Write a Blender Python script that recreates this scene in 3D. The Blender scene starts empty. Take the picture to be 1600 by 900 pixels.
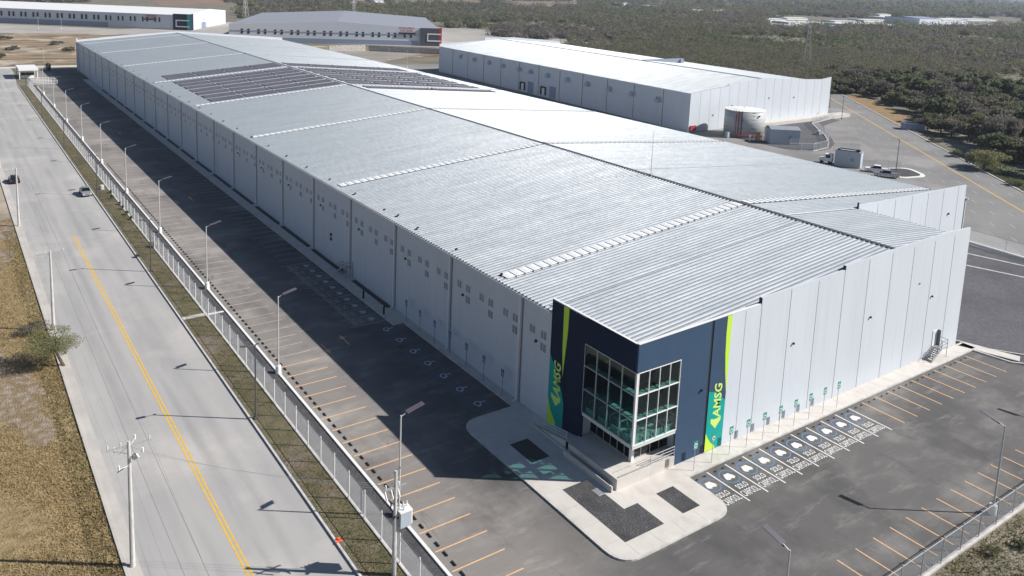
import bpy, math, random
import numpy as np
from mathutils import Vector, Matrix
R = math.radians
random.seed(7); rng = np.random.default_rng(11)
scene = bpy.context.scene
COL = scene.collection

# ------------------------------------------------------------------ camera, sky, sun, exposure
cam_d = bpy.data.cameras.new('camera'); cam = bpy.data.objects.new('camera', cam_d); COL.objects.link(cam)
CAM = Vector((-49.089, -47.33, 44.149)); yaw, pit, rol, F = 0.6010, 0.1560, 0.0380, 1274.52
fw = Vector((math.sin(yaw)*math.cos(pit), math.cos(yaw)*math.cos(pit), -math.sin(pit)))
rt = Vector((math.cos(yaw), -math.sin(yaw), 0)); up = rt.cross(fw)
r2 = rt*math.cos(rol) + up*math.sin(rol); u2 = -rt*math.sin(rol) + up*math.cos(rol)
m = Matrix.Identity(4)
for i in range(3):
    m[i][0] = r2[i]; m[i][1] = u2[i]; m[i][2] = -fw[i]; m[i][3] = CAM[i]
cam.matrix_world = m
cam_d.sensor_width = 36; cam_d.lens = F/1600*36
cam_d.shift_x = (800-765.918)/1600; cam_d.shift_y = -(450-169.021)/1600
cam_d.clip_start = 0.5; cam_d.clip_end = 30000
scene.camera = cam
scene.render.resolution_x = 1024; scene.render.resolution_y = 576

SUN_AZ = R(145.0); SUN_EL = R(37.5)           # direction in which shadows fall, elevation
sd = Vector((math.cos(SUN_AZ)*math.cos(SUN_EL), math.sin(SUN_AZ)*math.cos(SUN_EL), -math.sin(SUN_EL)))
w = bpy.data.worlds.new('World'); scene.world = w; w.use_nodes = True
nt = w.node_tree; nt.nodes.clear()
sky = nt.nodes.new('ShaderNodeTexSky'); sky.sky_type = 'NISHITA'; sky.sun_disc = False
sky.sun_elevation = SUN_EL; sky.sun_rotation = math.atan2(-sd.x, -sd.y)
sky.air_density = 1.0; sky.dust_density = 0.6; sky.ozone_density = 4.0
bg = nt.nodes.new('ShaderNodeBackground'); bg.inputs[1].default_value = 0.05
wo = nt.nodes.new('ShaderNodeOutputWorld')
nt.links.new(sky.outputs[0], bg.inputs[0]); nt.links.new(bg.outputs[0], wo.inputs[0])
sl = bpy.data.lights.new('sun', 'SUN'); sl.energy = 5.0; sl.angle = R(0.5); sl.color = (1.0, 0.955, 0.90)
so = bpy.data.objects.new('sun', sl); COL.objects.link(so)
so.rotation_euler = sd.to_track_quat('-Z', 'Y').to_euler(); so.location = (0, 0, 200)
HAZE = 1.0e-4
vs = scene.view_settings; vs.view_transform = 'Standard'; vs.look = 'None'; vs.exposure = 0.42; vs.gamma = 1; vs.use_curve_mapping = False

# ------------------------------------------------------------------ helpers
def G(u, v, z=0.0):
    "point of the plane z seen at pixel (u,v) of the 1600x900 photograph"
    d = fw + r2*((u-765.918)/F) - u2*((v-169.021)/F)
    return CAM + d*((z-CAM.z)/d.z)

class MB:
    def __init__(s): s.v = []; s.f = []; s.m = []
    def add(s, vs, fs, mi=0):
        n = len(s.v); s.v += [tuple(p) for p in vs]
        for f in fs: s.f.append(tuple(n+i for i in f)); s.m.append(mi)
    def box(s, x0, x1, y0, y1, z0, z1, mi=0):
        s.add([(x0,y0,z0),(x1,y0,z0),(x1,y1,z0),(x0,y1,z0),(x0,y0,z1),(x1,y0,z1),(x1,y1,z1),(x0,y1,z1)],
              [(0,3,2,1),(4,5,6,7),(0,1,5,4),(1,2,6,5),(2,3,7,6),(3,0,4,7)], mi)
    def bar(s, a, b, w_, h, mi=0, upv=(0,0,1)):
        a = Vector(a); b = Vector(b); d = (b-a).normalized(); u = Vector(upv)
        if abs(d.dot(u)) > .98: u = Vector((0,1,0))
        sx = d.cross(u).normalized()*w_/2; sy = d.cross(sx).normalized()*h/2
        s.add([a-sx-sy,a+sx-sy,a+sx+sy,a-sx+sy,b-sx-sy,b+sx-sy,b+sx+sy,b-sx+sy],
              [(0,3,2,1),(4,5,6,7),(0,1,5,4),(1,2,6,5),(2,3,7,6),(3,0,4,7)], mi)
    def tube(s, a, b, r, r1=None, n=8, mi=0):
        r1 = r if r1 is None else r1
        a = Vector(a); b = Vector(b); d = (b-a).normalized(); u = Vector((0,0,1)) if abs(d.z) < .9 else Vector((1,0,0))
        x = d.cross(u).normalized(); y = d.cross(x)
        vs = []
        for p, q in ((a, r), (b, r1)):
            for i in range(n): t = 2*math.pi*i/n; vs.append(p + x*math.cos(t)*q + y*math.sin(t)*q)
        s.add(vs, [(i, i+n, (i+1) % n+n, (i+1) % n) for i in range(n)] + [tuple(range(n)), tuple(range(2*n-1, n-1, -1))], mi)
    def poly(s, pts, z, mi=0, h=0):
        ar = sum(pts[i][0]*pts[(i+1) % len(pts)][1]-pts[(i+1) % len(pts)][0]*pts[i][1] for i in range(len(pts)))
        if ar < 0: pts = pts[::-1]
        n = len(pts)
        if not h: s.add([(p[0], p[1], z) for p in pts], [tuple(range(n))], mi); return
        s.add([(p[0], p[1], z) for p in pts]+[(p[0], p[1], z+h) for p in pts],
              [tuple(range(n, 2*n)), tuple(range(n-1, -1, -1))]+[(i, (i+1) % n, (i+1) % n+n, i+n) for i in range(n)], mi)
    def prism(s, prof, axis, a, b, mi=0):
        "profile extruded along an axis: 'x' profile is (y,z), 'y' profile is (x,z)"
        n = len(prof)
        f = (lambda p, t: (t, p[0], p[1])) if axis == 'x' else (lambda p, t: (p[0], t, p[1]))
        s.add([f(p, a) for p in prof]+[f(p, b) for p in prof],
              [tuple(range(n)), tuple(range(2*n-1, n-1, -1))]+[(i, i+n, (i+1) % n+n, (i+1) % n) for i in range(n)], mi)
    def build(s, name, mats, parent=None, smooth=False):
        me = bpy.data.meshes.new(name); me.from_pydata(s.v, [], s.f)
        if not isinstance(mats, (list, tuple)): mats = [mats]
        for k in mats: me.materials.append(k)
        if any(s.m): me.polygons.foreach_set('material_index', s.m)
        if smooth: me.polygons.foreach_set('use_smooth', [True]*len(s.f))
        me.update()
        o = bpy.data.objects.new(name, me); COL.objects.link(o)
        if parent is not None: o.parent = parent
        return o
def tag(o, label, cat, group=None, kind=None):
    if label: o['label'] = label
    if cat: o['category'] = cat
    if group: o['group'] = group
    if kind: o['kind'] = kind
    return o
def empty(name, loc, rz, label, cat, group=None):
    o = bpy.data.objects.new(name, None); COL.objects.link(o); o.location = loc; o.rotation_euler = (0, 0, rz)
    o.empty_display_size = .3
    return tag(o, label, cat, group)
def struct(o): o['kind'] = 'structure'; return o
def dup(root, loc, rz=0, label=None, scale=None):
    def cp(o, par):
        c = o.copy(); COL.objects.link(c); c.parent = par
        for ch in kids.get(o.name, ()): cp(ch, c)
        return c
    kids = {}
    def walk(o):
        kids[o.name] = list(o.children)
        for ch in o.children: walk(ch)
    walk(root)
    r = cp(root, None); r.location = loc; r.rotation_euler = (0, 0, rz)
    if scale: r.scale = scale
    if label: r['label'] = label
    return r
ORD = 'first second third fourth fifth sixth seventh eighth ninth tenth eleventh twelfth'.split()
def nth(i):
    i += 1
    if i <= 12: return ORD[i-1]
    return '%d%s' % (i, {1:'st',2:'nd',3:'rd'}.get(i % 10 if i % 100 not in (11,12,13) else 0, 'th'))

# ------------------------------------------------------------------ materials
def new_mat(name):
    m_ = bpy.data.materials.new(name); m_.use_nodes = True; t = m_.node_tree
    return m_, t, t.nodes['Principled BSDF']
def mat(name, col, rough=.7, metal=0., c2=None, sc=1.0, st=(1,1,1), lo=.35, hi=.65, bump=0., bsc=20., c3=None, sc3=.1, lo3=.45, hi3=.7, detail=5, emit=0, spec=None, obj=False):
    m_, t, p = new_mat(name); L = t.links.new; N = t.nodes.new
    p.inputs['Base Color'].default_value = (*col, 1); p.inputs['Roughness'].default_value = rough; p.inputs['Metallic'].default_value = metal
    if spec is not None: p.inputs['Specular IOR Level'].default_value = spec
    if c2 or c3 or bump:
        if obj: g = N('ShaderNodeTexCoord'); src = g.outputs['Object']
        else: g = N('ShaderNodeNewGeometry'); src = g.outputs['Position']
    last = None
    if c2:
        mp = N('ShaderNodeMapping'); mp.inputs['Scale'].default_value = st; L(src, mp.inputs[0])
        n = N('ShaderNodeTexNoise'); n.inputs['Scale'].default_value = sc; n.inputs['Detail'].default_value = detail; n.inputs['Roughness'].default_value = .62
        L(mp.outputs[0], n.inputs[0])
        mr = N('ShaderNodeMapRange'); mr.inputs['From Min'].default_value = lo; mr.inputs['From Max'].default_value = hi; L(n.outputs[0], mr.inputs[0])
        mx = N('ShaderNodeMix'); mx.data_type = 'RGBA'; L(mr.outputs[0], mx.inputs[0])
        mx.inputs[6].default_value = (*col, 1); mx.inputs[7].default_value = (*c2, 1); last = mx.outputs[2]
    if c3:
        n = N('ShaderNodeTexNoise'); n.inputs['Scale'].default_value = sc3; n.inputs['Detail'].default_value = 6; n.inputs['Roughness'].default_value = .6
        L(src, n.inputs[0])
        mr = N('ShaderNodeMapRange'); mr.inputs['From Min'].default_value = lo3; mr.inputs['From Max'].default_value = hi3; L(n.outputs[0], mr.inputs[0])
        mx = N('ShaderNodeMix'); mx.data_type = 'RGBA'; L(mr.outputs[0], mx.inputs[0])
        if last: L(last, mx.inputs[6])
        else: mx.inputs[6].default_value = (*col, 1)
        mx.inputs[7].default_value = (*c3, 1); last = mx.outputs[2]
    if last: L(last, p.inputs['Base Color'])
    if bump:
        n = N('ShaderNodeTexNoise'); n.inputs['Scale'].default_value = bsc; n.inputs['Detail'].default_value = 4; L(src, n.inputs[0])
        b = N('ShaderNodeBump'); b.inputs['Strength'].default_value = bump; b.inputs['Distance'].default_value = .3; L(n.outputs[0], b.inputs['Height']); L(b.outputs[0], p.inputs['Normal'])
    if emit: p.inputs['Emission Color'].default_value = (*col, 1); p.inputs['Emission Strength'].default_value = emit
    return m_
M = {}
M['terrain'] = mat('scrub_ground', (.20,.178,.135), .95, c2=(.125,.122,.085), sc=.06, lo=.38, hi=.6, c3=(.19,.155,.115), sc3=.009, lo3=.55, hi3=.68, bump=.4, bsc=.6)
M['dryfield'] = mat('dry_grass_ground', (.34,.25,.13), .95, c2=(.18,.135,.06), sc=1.1, lo=.38, hi=.64, c3=(.40,.335,.27), sc3=.085, lo3=.545, hi3=.64, bump=.5, bsc=6)
M['field_brown'] = mat('far_brown_field', (.26,.17,.115), .95, c2=(.17,.12,.085), sc=.02, st=(1,1,1))
M['rock'] = mat('excavated_ground', (.30,.22,.135), .95, c2=(.11,.085,.05), sc=.10, st=(.35,1.3,1), lo=.42, hi=.62, c3=(.42,.37,.30), sc3=.05, lo3=.52, hi3=.62, bump=.6, bsc=.8)
M['verge'] = mat('verge_soil', (.20,.165,.095), .95, c2=(.12,.115,.055), sc=.8, lo=.4, hi=.62, c3=(.27,.22,.175), sc3=.18, lo3=.56, hi3=.7, bump=.5, bsc=8)
M['road'] = mat('concrete_road', (.41,.40,.385), .8, c2=(.325,.32,.315), sc=.22, st=(1.6,.16,1), lo=.35, hi=.7, c3=(.49,.47,.44), sc3=.07, lo3=.52, hi3=.72, bump=.06, bsc=30)
def tracks(m_, axis, cs, wdt, k, c):
    t = m_.node_tree; p = t.nodes['Principled BSDF']; N = t.nodes.new; L = t.links.new; g = N('ShaderNodeNewGeometry'); sp = N('ShaderNodeSeparateXYZ'); L(g.outputs['Position'], sp.inputs[0]); last = None
    mp = N('ShaderNodeMapping'); mp.inputs['Scale'].default_value = (.7,.06,1); L(g.outputs['Position'], mp.inputs[0]); n = N('ShaderNodeTexNoise'); n.inputs['Scale'].default_value = 1; n.inputs['Detail'].default_value = 5; L(mp.outputs[0], n.inputs[0])
    for q in cs:
        a = N('ShaderNodeMath'); a.operation = 'SUBTRACT'; L(sp.outputs[axis], a.inputs[0]); a.inputs[1].default_value = q; b = N('ShaderNodeMath'); b.operation = 'ABSOLUTE'; L(a.outputs[0], b.inputs[0])
        r_ = N('ShaderNodeMapRange'); r_.interpolation_type = 'SMOOTHSTEP'; r_.inputs['From Min'].default_value = wdt; r_.inputs['From Max'].default_value = wdt*.1; r_.inputs['To Max'].default_value = k; L(b.outputs[0], r_.inputs[0])
        if last is None: last = r_.outputs[0]
        else: mm = N('ShaderNodeMath'); mm.operation = 'MAXIMUM'; L(last, mm.inputs[0]); L(r_.outputs[0], mm.inputs[1]); last = mm.outputs[0]
    f = N('ShaderNodeMath'); f.operation = 'MULTIPLY'; L(last, f.inputs[0]); q2 = N('ShaderNodeMapRange'); q2.inputs['From Min'].default_value = .35; q2.inputs['From Max'].default_value = .65; L(n.outputs[0], q2.inputs[0]); L(q2.outputs[0], f.inputs[1])
    lk = [l for l in t.links if l.to_socket == p.inputs['Base Color']][0]; mx = N('ShaderNodeMix'); mx.data_type = 'RGBA'; L(f.outputs[0], mx.inputs[0]); L(lk.from_socket, mx.inputs[6]); mx.inputs[7].default_value = (*c, 1); L(mx.outputs[2], p.inputs['Base Color'])
tracks(M['road'], 0, (-30.6,-28.6,-33.6,-35.4), .8, .42, (.235,.23,.225))
M['road2'] = mat('asphalt_road', (.235,.23,.225), .85, c2=(.19,.187,.185), sc=.09, st=(1,1,1), lo=.35, hi=.65, c3=(.29,.28,.27), sc3=.05, lo3=.55, hi3=.7)
M['lot'] = mat('asphalt_lot', (.112,.107,.103), .85, c2=(.17,.163,.152), sc=.20, st=(.75,.75,1), lo=.45, hi=.72, c3=(.082,.078,.076), sc3=.045, lo3=.48, hi3=.66, bump=.12, bsc=40, detail=8)
M['lotleft'] = mat('dusty_asphalt_lot', (.185,.170,.158), .85, c2=(.25,.23,.212), sc=.12, st=(.9,.5,1), lo=.42, hi=.7, c3=(.12,.108,.102), sc3=.07, lo3=.50, hi3=.66, bump=.12, bsc=40, detail=8)
M['yard'] = mat('yard_pavement', (.26,.25,.24), .85, c2=(.185,.18,.175), sc=.05, st=(1,1.6,1), lo=.4, hi=.65, c3=(.31,.30,.285), sc3=.03, lo3=.5, hi3=.7)
M['walk'] = mat('sidewalk_concrete', (.60,.57,.53), .85, c2=(.52,.49,.455), sc=.6, lo=.35, hi=.7, c3=(.47,.43,.39), sc3=.33, lo3=.56, hi3=.74, bump=.05, bsc=30)
M['kerb'] = mat('kerb_concrete', (.62,.60,.57), .85, c2=(.45,.43,.41), sc=1.2)
M['gutter'] = mat('gutter_concrete', (.52,.49,.45), .85, c2=(.42,.40,.37), sc=.5, st=(1,.5,1))
M['gravel'] = mat('grey_gravel', (.085,.084,.088), .95, c2=(.20,.195,.195), sc=9, lo=.45, hi=.72, bump=.9, bsc=14, c3=(.06,.06,.065), sc3=.5)
M['darkgravel'] = mat('dark_gravel', (.095,.095,.108), .95, c2=(.135,.135,.145), sc=1.5, lo=.4, hi=.7, c3=(.07,.07,.08), sc3=.07, bump=.6, bsc=6)
M['planter'] = mat('planter_gravel', (.05,.048,.048), .95, c2=(.10,.095,.09), sc=6, bump=.5, bsc=10)
M['wall'] = mat('precast_wall', (.60,.64,.69), .75, c2=(.57,.61,.665), sc=.25, st=(1,1,.35), lo=.35, hi=.7, spec=.3)
def panel_tone(m_, wx=4.6, off=16.55):
    t = m_.node_tree; p = t.nodes['Principled BSDF']; N = t.nodes.new; L = t.links.new; g = N('ShaderNodeNewGeometry'); sp = N('ShaderNodeSeparateXYZ'); L(g.outputs['Position'], sp.inputs[0])
    a = N('ShaderNodeMath'); a.operation = 'MULTIPLY_ADD'; L(sp.outputs[0], a.inputs[0]); a.inputs[1].default_value = 1/wx; a.inputs[2].default_value = -off/wx
    f = N('ShaderNodeMath'); f.operation = 'FLOOR'; L(a.outputs[0], f.inputs[0]); wn = N('ShaderNodeTexWhiteNoise'); wn.noise_dimensions = '1D'; L(f.outputs[0], wn.inputs['W'])
    # rain streaks and splash dirt near the base
    mp = N('ShaderNodeMapping'); mp.inputs['Scale'].default_value = (2.2, 2.2, .07); L(g.outputs['Position'], mp.inputs[0]); n = N('ShaderNodeTexNoise'); n.inputs['Scale'].default_value = 1; n.inputs['Detail'].default_value = 5; L(mp.outputs[0], n.inputs[0])
    q = N('ShaderNodeMapRange'); q.inputs['From Min'].default_value = .5; q.inputs['From Max'].default_value = .75; q.inputs['To Max'].default_value = .13; L(n.outputs[0], q.inputs[0])
    d_ = N('ShaderNodeMapRange'); d_.inputs['From Min'].default_value = 1.4; d_.inputs['From Max'].default_value = .1; d_.inputs['To Max'].default_value = .16; L(sp.outputs[2], d_.inputs[0])
    s1 = N('ShaderNodeMath'); s1.operation = 'MULTIPLY_ADD'; L(wn.outputs['Value'], s1.inputs[0]); s1.inputs[1].default_value = .06; L(q.outputs[0], s1.inputs[2])
    s2 = N('ShaderNodeMath'); s2.operation = 'ADD'; L(s1.outputs[0], s2.inputs[0]); L(d_.outputs[0], s2.inputs[1])
    lk = [l for l in t.links if l.to_socket == p.inputs['Base Color']][0]; mx = N('ShaderNodeMix'); mx.data_type = 'RGBA'; L(s2.outputs[0], mx.inputs[0]); L(lk.from_socket, mx.inputs[6]); mx.inputs[7].default_value = (.30,.29,.27,1); L(mx.outputs[2], p.inputs['Base Color'])
panel_tone(M['wall'])
M['walltrim'] = mat('white_trim', (.70,.70,.71), .6)
M['joint'] = mat('joint_sealant', (.20,.21,.23), .8)
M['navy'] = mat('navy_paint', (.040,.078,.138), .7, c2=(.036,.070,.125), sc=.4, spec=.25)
M['navydark'] = mat('navy_dark_tone', (.016,.026,.055), .7, spec=.1)
M['lime'] = mat('lime_paint', (.52,.78,.06), .6, spec=.3)
M['teal'] = mat('teal_paint', (.0,.335,.295), .6, spec=.3)
M['black'] = mat('black_rubber', (.014,.014,.016), .8)
M['dark'] = mat('dark_metal', (.03,.032,.036), .5, .3)
M['winglass'] = mat('window_pane', (.30,.34,.40), .25, 0, c2=(.22,.26,.32), sc=.8)
M['white'] = mat('white_paint', (.78,.78,.77), .55)
M['mark_white'] = mat('white_marking', (.74,.73,.71), .85, c2=(.55,.54,.53), sc=3, lo=.45, hi=.75)
M['mark_old'] = mat('worn_marking', (.47,.43,.39), .85, c2=(.30,.27,.25), sc=3, lo=.45, hi=.8)
M['mark_orange'] = mat('orange_marking', (.78,.46,.22), .85, c2=(.55,.35,.20), sc=3, lo=.45, hi=.8)
M['mark_yellow'] = mat('yellow_marking', (.70,.43,.05), .85, c2=(.52,.34,.08), sc=2, lo=.45, hi=.8)
M['mark_blue'] = mat('blue_marking', (.10,.20,.36), .85)
M['mark_bluebox'] = mat('blue_stall_paint', (.10,.115,.15), .85, c2=(.125,.122,.125), sc=1.2, lo=.4, hi=.55)
M['steel'] = mat('galvanised_steel', (.62,.63,.64), .42, .55, c2=(.5,.51,.53), sc=3)
M['tanksteel'] = mat('tank_steel', (.44,.455,.455), .6, .0, c2=(.36,.38,.385), sc=.5, st=(1,1,3))
M['pole_white'] = mat('pole_white', (.52,.52,.52), .5)
M['pole_conc'] = mat('pole_concrete', (.56,.545,.52), .85, c2=(.47,.46,.44), sc=2)
M['pole_dark'] = mat('pole_dark', (.085,.085,.088), .5)
M['sol'] = mat('solar_cells', (.115,.104,.125), .45, .05, c2=(.15,.138,.155), sc=.5)
M['solrail'] = mat('solar_frame', (.5,.5,.52), .4, .5)
M['skylight'] = mat('skylight_panel', (.86,.88,.88), .35)
M['ridge'] = mat('ridge_cap', (.16,.165,.175), .5, .4)
M['green_sign'] = mat('green_sign', (.03,.30,.22), .5)
M['blue_sign'] = mat('blue_sign', (.03,.09,.28), .5)
M['b3wall'] = mat('grey_panel_wall', (.62,.65,.72), .75)
M['b3dark'] = mat('blue_grey_base', (.25,.30,.40), .75)
M['redpaint'] = mat('red_paint', (.36,.035,.04), .6)
M['orange'] = mat('orange_paint', (.75,.33,.04), .6)
M['carsilver'] = mat('silver_car_paint', (.42,.43,.46), .3, .5)
M['carblack'] = mat('black_car_paint', (.015,.016,.02), .25, .2)
M['carglass'] = mat('car_glass', (.012,.015,.02), .08)
M['tyre'] = mat('tyre_rubber', (.012,.012,.012), .85)
M['shed'] = mat('shed_blue_grey', (.40,.45,.50), .7)
M['bark'] = mat('bark', (.13,.10,.075), .9, c2=(.08,.062,.047), sc=3)
M['leaf_scrub'] = mat('leaf_scrub', (.168,.168,.108), .85, c2=(.21,.195,.135), sc=.5, lo=.4, hi=.65, obj=True)
M['leaf_green'] = mat('leaf_green', (.115,.142,.076), .85, c2=(.16,.178,.095), sc=.5, lo=.4, hi=.65, obj=True)
M['leaf_lime'] = mat('leaf_yellow_green', (.17,.18,.075), .85, c2=(.23,.22,.10), sc=.6, lo=.4, hi=.65, obj=True)
M['leaf_grey'] = mat('bare_twigs', (.20,.178,.16), .9, c2=(.15,.138,.125), sc=.6, lo=.4, hi=.65, obj=True)
M['leaf_mesq'] = mat('leaf_mesquite', (.24,.255,.095), .85, c2=(.31,.30,.15), sc=.8, lo=.4, hi=.65, obj=True)
def translucent(keys, f=.45):
    for k in keys:
        t = M[k].node_tree; p = t.nodes['Principled BSDF']; o = t.nodes['Material Output']; tl = t.nodes.new('ShaderNodeBsdfTranslucent')
        lk = [l for l in t.links if l.to_socket == p.inputs['Base Color']]
        if lk: t.links.new(lk[0].from_socket, tl.inputs[0])
        ms = t.nodes.new('ShaderNodeMixShader'); ms.inputs[0].default_value = f; t.links.new(p.outputs[0], ms.inputs[1]); t.links.new(tl.outputs[0], ms.inputs[2]); t.links.new(ms.outputs[0], o.inputs[0])
translucent(['leaf_scrub','leaf_green','leaf_lime','leaf_grey','leaf_mesq'])
M['palm'] = mat('palm_frond', (.050,.068,.038), .6)
M['palmdry'] = mat('dry_frond', (.22,.19,.14), .9)
M['canopy'] = mat('far_woodland', (.09,.095,.07), .95, c2=(.13,.125,.095), sc=.035, lo=.4, hi=.62, c3=(.14,.115,.085), sc3=.006, lo3=.56, hi3=.66)
M['grassdry'] = mat('dry_grass_blades', (.52,.40,.21), .9, c2=(.34,.26,.13), sc=.5, lo=.4, hi=.65, c3=(.46,.38,.23), sc3=.12)
M['grassgreen'] = mat('green_grass_blades', (.15,.155,.055), .9, c2=(.27,.22,.11), sc=.5, lo=.4, hi=.6)
M['brickblock'] = mat('retaining_blocks', (.55,.52,.48), .9, c2=(.30,.28,.26), sc=1.2, lo=.42, hi=.6)
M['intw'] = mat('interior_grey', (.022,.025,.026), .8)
M['slab'] = mat('floor_slab', (.55,.60,.57), .7)
M['timber'] = mat('furniture_light', (.62,.66,.62), .6)

M['barepatch'] = mat('bare_pale_dirt', (.36,.30,.24), .95, c2=(.20,.15,.09), sc=1.3, lo=.40, hi=.60, c3=(.22,.155,.075), sc3=.7, lo3=.46, hi3=.58, bump=.7, bsc=6, detail=9)
# roof metal: coated steel with slow waviness and dull streaks
def roof_mat(name, col, c2, rough, metal):
    m_, t, p = new_mat(name); L = t.links.new; N = t.nodes.new
    g = N('ShaderNodeNewGeometry'); mp = N('ShaderNodeMapping'); mp.inputs['Scale'].default_value = (.16, 1.0, 1); L(g.outputs['Position'], mp.inputs[0])
    n = N('ShaderNodeTexNoise'); n.inputs['Scale'].default_value = .55; n.inputs['Detail'].default_value = 7; n.inputs['Roughness'].default_value = .7; L(mp.outputs[0], n.inputs[0])
    mr = N('ShaderNodeMapRange'); mr.inputs['From Min'].default_value = .35; mr.inputs['From Max'].default_value = .68; L(n.outputs[0], mr.inputs[0])
    mx = N('ShaderNodeMix'); mx.data_type = 'RGBA'; mx.inputs[6].default_value = (*col, 1); mx.inputs[7].default_value = (*c2, 1)
    L(mr.outputs[0], mx.inputs[0]); L(mx.outputs[2], p.inputs['Base Color'])
    p.inputs['Metallic'].default_value = metal
    r_ = N('ShaderNodeMapRange'); r_.inputs['To Min'].default_value = rough-.07; r_.inputs['To Max'].default_value = rough+.1; L(n.outputs[0], r_.inputs[0]); L(r_.outputs[0], p.inputs['Roughness'])
    n2 = N('ShaderNodeTexNoise'); n2.inputs['Scale'].default_value = .9; n2.inputs['Detail'].default_value = 3; L(g.outputs['Position'], n2.inputs[0])
    b = N('ShaderNodeBump'); b.inputs['Strength'].default_value = .35; b.inputs['Distance'].default_value = .12; L(n2.outputs[0], b.inputs['Height']); L(b.outputs[0], p.inputs['Normal'])
    return m_
M['roof'] = roof_mat('metal_roof', (.86,.89,.91), (.54,.58,.61), .40, .08)
M['rib_shade'] = roof_mat('roof_rib_shade', (.25,.28,.31), (.20,.23,.26), .42, .12)  # rib sides and tops: same roof paint, darkened to imitate the ribs' shadows
M['roofbright'] = roof_mat('bright_metal_roof', (.43,.455,.475), (.30,.32,.34), .6, .0)
M['roofplain'] = roof_mat('metal_roof_far', (.36,.375,.42), (.32,.335,.38), .5, .2)

def glass_mat(name, tint, gl, fac):
    m_ = bpy.data.materials.new(name); m_.use_nodes = True; t = m_.node_tree; t.nodes.clear(); L = t.links.new; N = t.nodes.new
    o = N('ShaderNodeOutputMaterial'); tr = N('ShaderNodeBsdfTransparent'); tr.inputs[0].default_value = (*tint, 1)
    g = N('ShaderNodeBsdfGlossy'); g.inputs['Color'].default_value = (*gl, 1); g.inputs['Roughness'].default_value = .03
    fr = N('ShaderNodeLayerWeight'); fr.inputs[0].default_value = .5; pw_ = N('ShaderNodeMath'); pw_.operation = 'POWER'; L(fr.outputs['Facing'], pw_.inputs[0]); pw_.inputs[1].default_value = 3.5; ma = N('ShaderNodeMath'); ma.operation = 'MULTIPLY_ADD'; L(pw_.outputs[0], ma.inputs[0]); ma.inputs[1].default_value = .6; ma.inputs[2].default_value = .04
    mxn = N('ShaderNodeMixShader'); L(ma.outputs[0], mxn.inputs[0]); L(tr.outputs[0], mxn.inputs[1]); L(g.outputs[0], mxn.inputs[2]); L(mxn.outputs[0], o.inputs[0])
    return m_
M['glass'] = glass_mat('tinted_glass', (.58,.76,.74), (.9,.95,.95), .1)
M['glassdark'] = glass_mat('dark_glass', (.12,.14,.14), (.9,.95,.95), .1)

# chain link: real wire coverage as a procedural pattern of crossed diagonals
def mesh_mat(name, col, uv_axis, cell=.10, wire=.28, metal=.3):
    m_ = bpy.data.materials.new(name); m_.use_nodes = True; t = m_.node_tree; L = t.links.new; N = t.nodes.new
    p = t.nodes['Principled BSDF']; p.inputs['Base Color'].default_value = (*col, 1); p.inputs['Metallic'].default_value = metal; p.inputs['Roughness'].default_value = .5
    g = N('ShaderNodeNewGeometry'); sp = N('ShaderNodeSeparateXYZ'); L(g.outputs['Position'], sp.inputs[0])
    outs = []
    for sgn in (1, -1):
        a = N('ShaderNodeMath'); a.operation = 'MULTIPLY_ADD'; L(sp.outputs[2], a.inputs[0]); a.inputs[1].default_value = sgn; L(sp.outputs[uv_axis], a.inputs[2])
        b = N('ShaderNodeMath'); b.operation = 'DIVIDE'; L(a.outputs[0], b.inputs[0]); b.inputs[1].default_value = cell
        c = N('ShaderNodeMath'); c.operation = 'FRACT'; L(b.outputs[0], c.inputs[0])
        d = N('ShaderNodeMath'); d.operation = 'LESS_THAN'; L(c.outputs[0], d.inputs[0]); d.inputs[1].default_value = wire; outs.append(d)
    mxx = N('ShaderNodeMath'); mxx.operation = 'MAXIMUM'; L(outs[0].outputs[0], mxx.inputs[0]); L(outs[1].outputs[0], mxx.inputs[1])
    t.nodes.remove(p); df = N('ShaderNodeBsdfDiffuse'); tl = N('ShaderNodeBsdfTranslucent'); tp = N('ShaderNodeBsdfTransparent'); df.inputs[0].default_value = (*col, 1); tl.inputs[0].default_value = (*col, 1)
    ms = N('ShaderNodeMixShader'); ms.inputs[0].default_value = .55; L(df.outputs[0], ms.inputs[1]); L(tl.outputs[0], ms.inputs[2])
    mo = N('ShaderNodeMixShader'); L(mxx.outputs[0], mo.inputs[0]); L(tp.outputs[0], mo.inputs[1]); L(ms.outputs[0], mo.inputs[2]); L(mo.outputs[0], t.nodes['Material Output'].inputs[0])
    return m_
M['mesh_y'] = mesh_mat('chain_link_y', (.86,.87,.88), 1, .10, .15)
M['mesh_x'] = mesh_mat('chain_link_x', (.60,.61,.62), 0, .10, .16)
M['mesh_far'] = mesh_mat('chain_link_far', (.5,.51,.53), 1, .10, .16)

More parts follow.
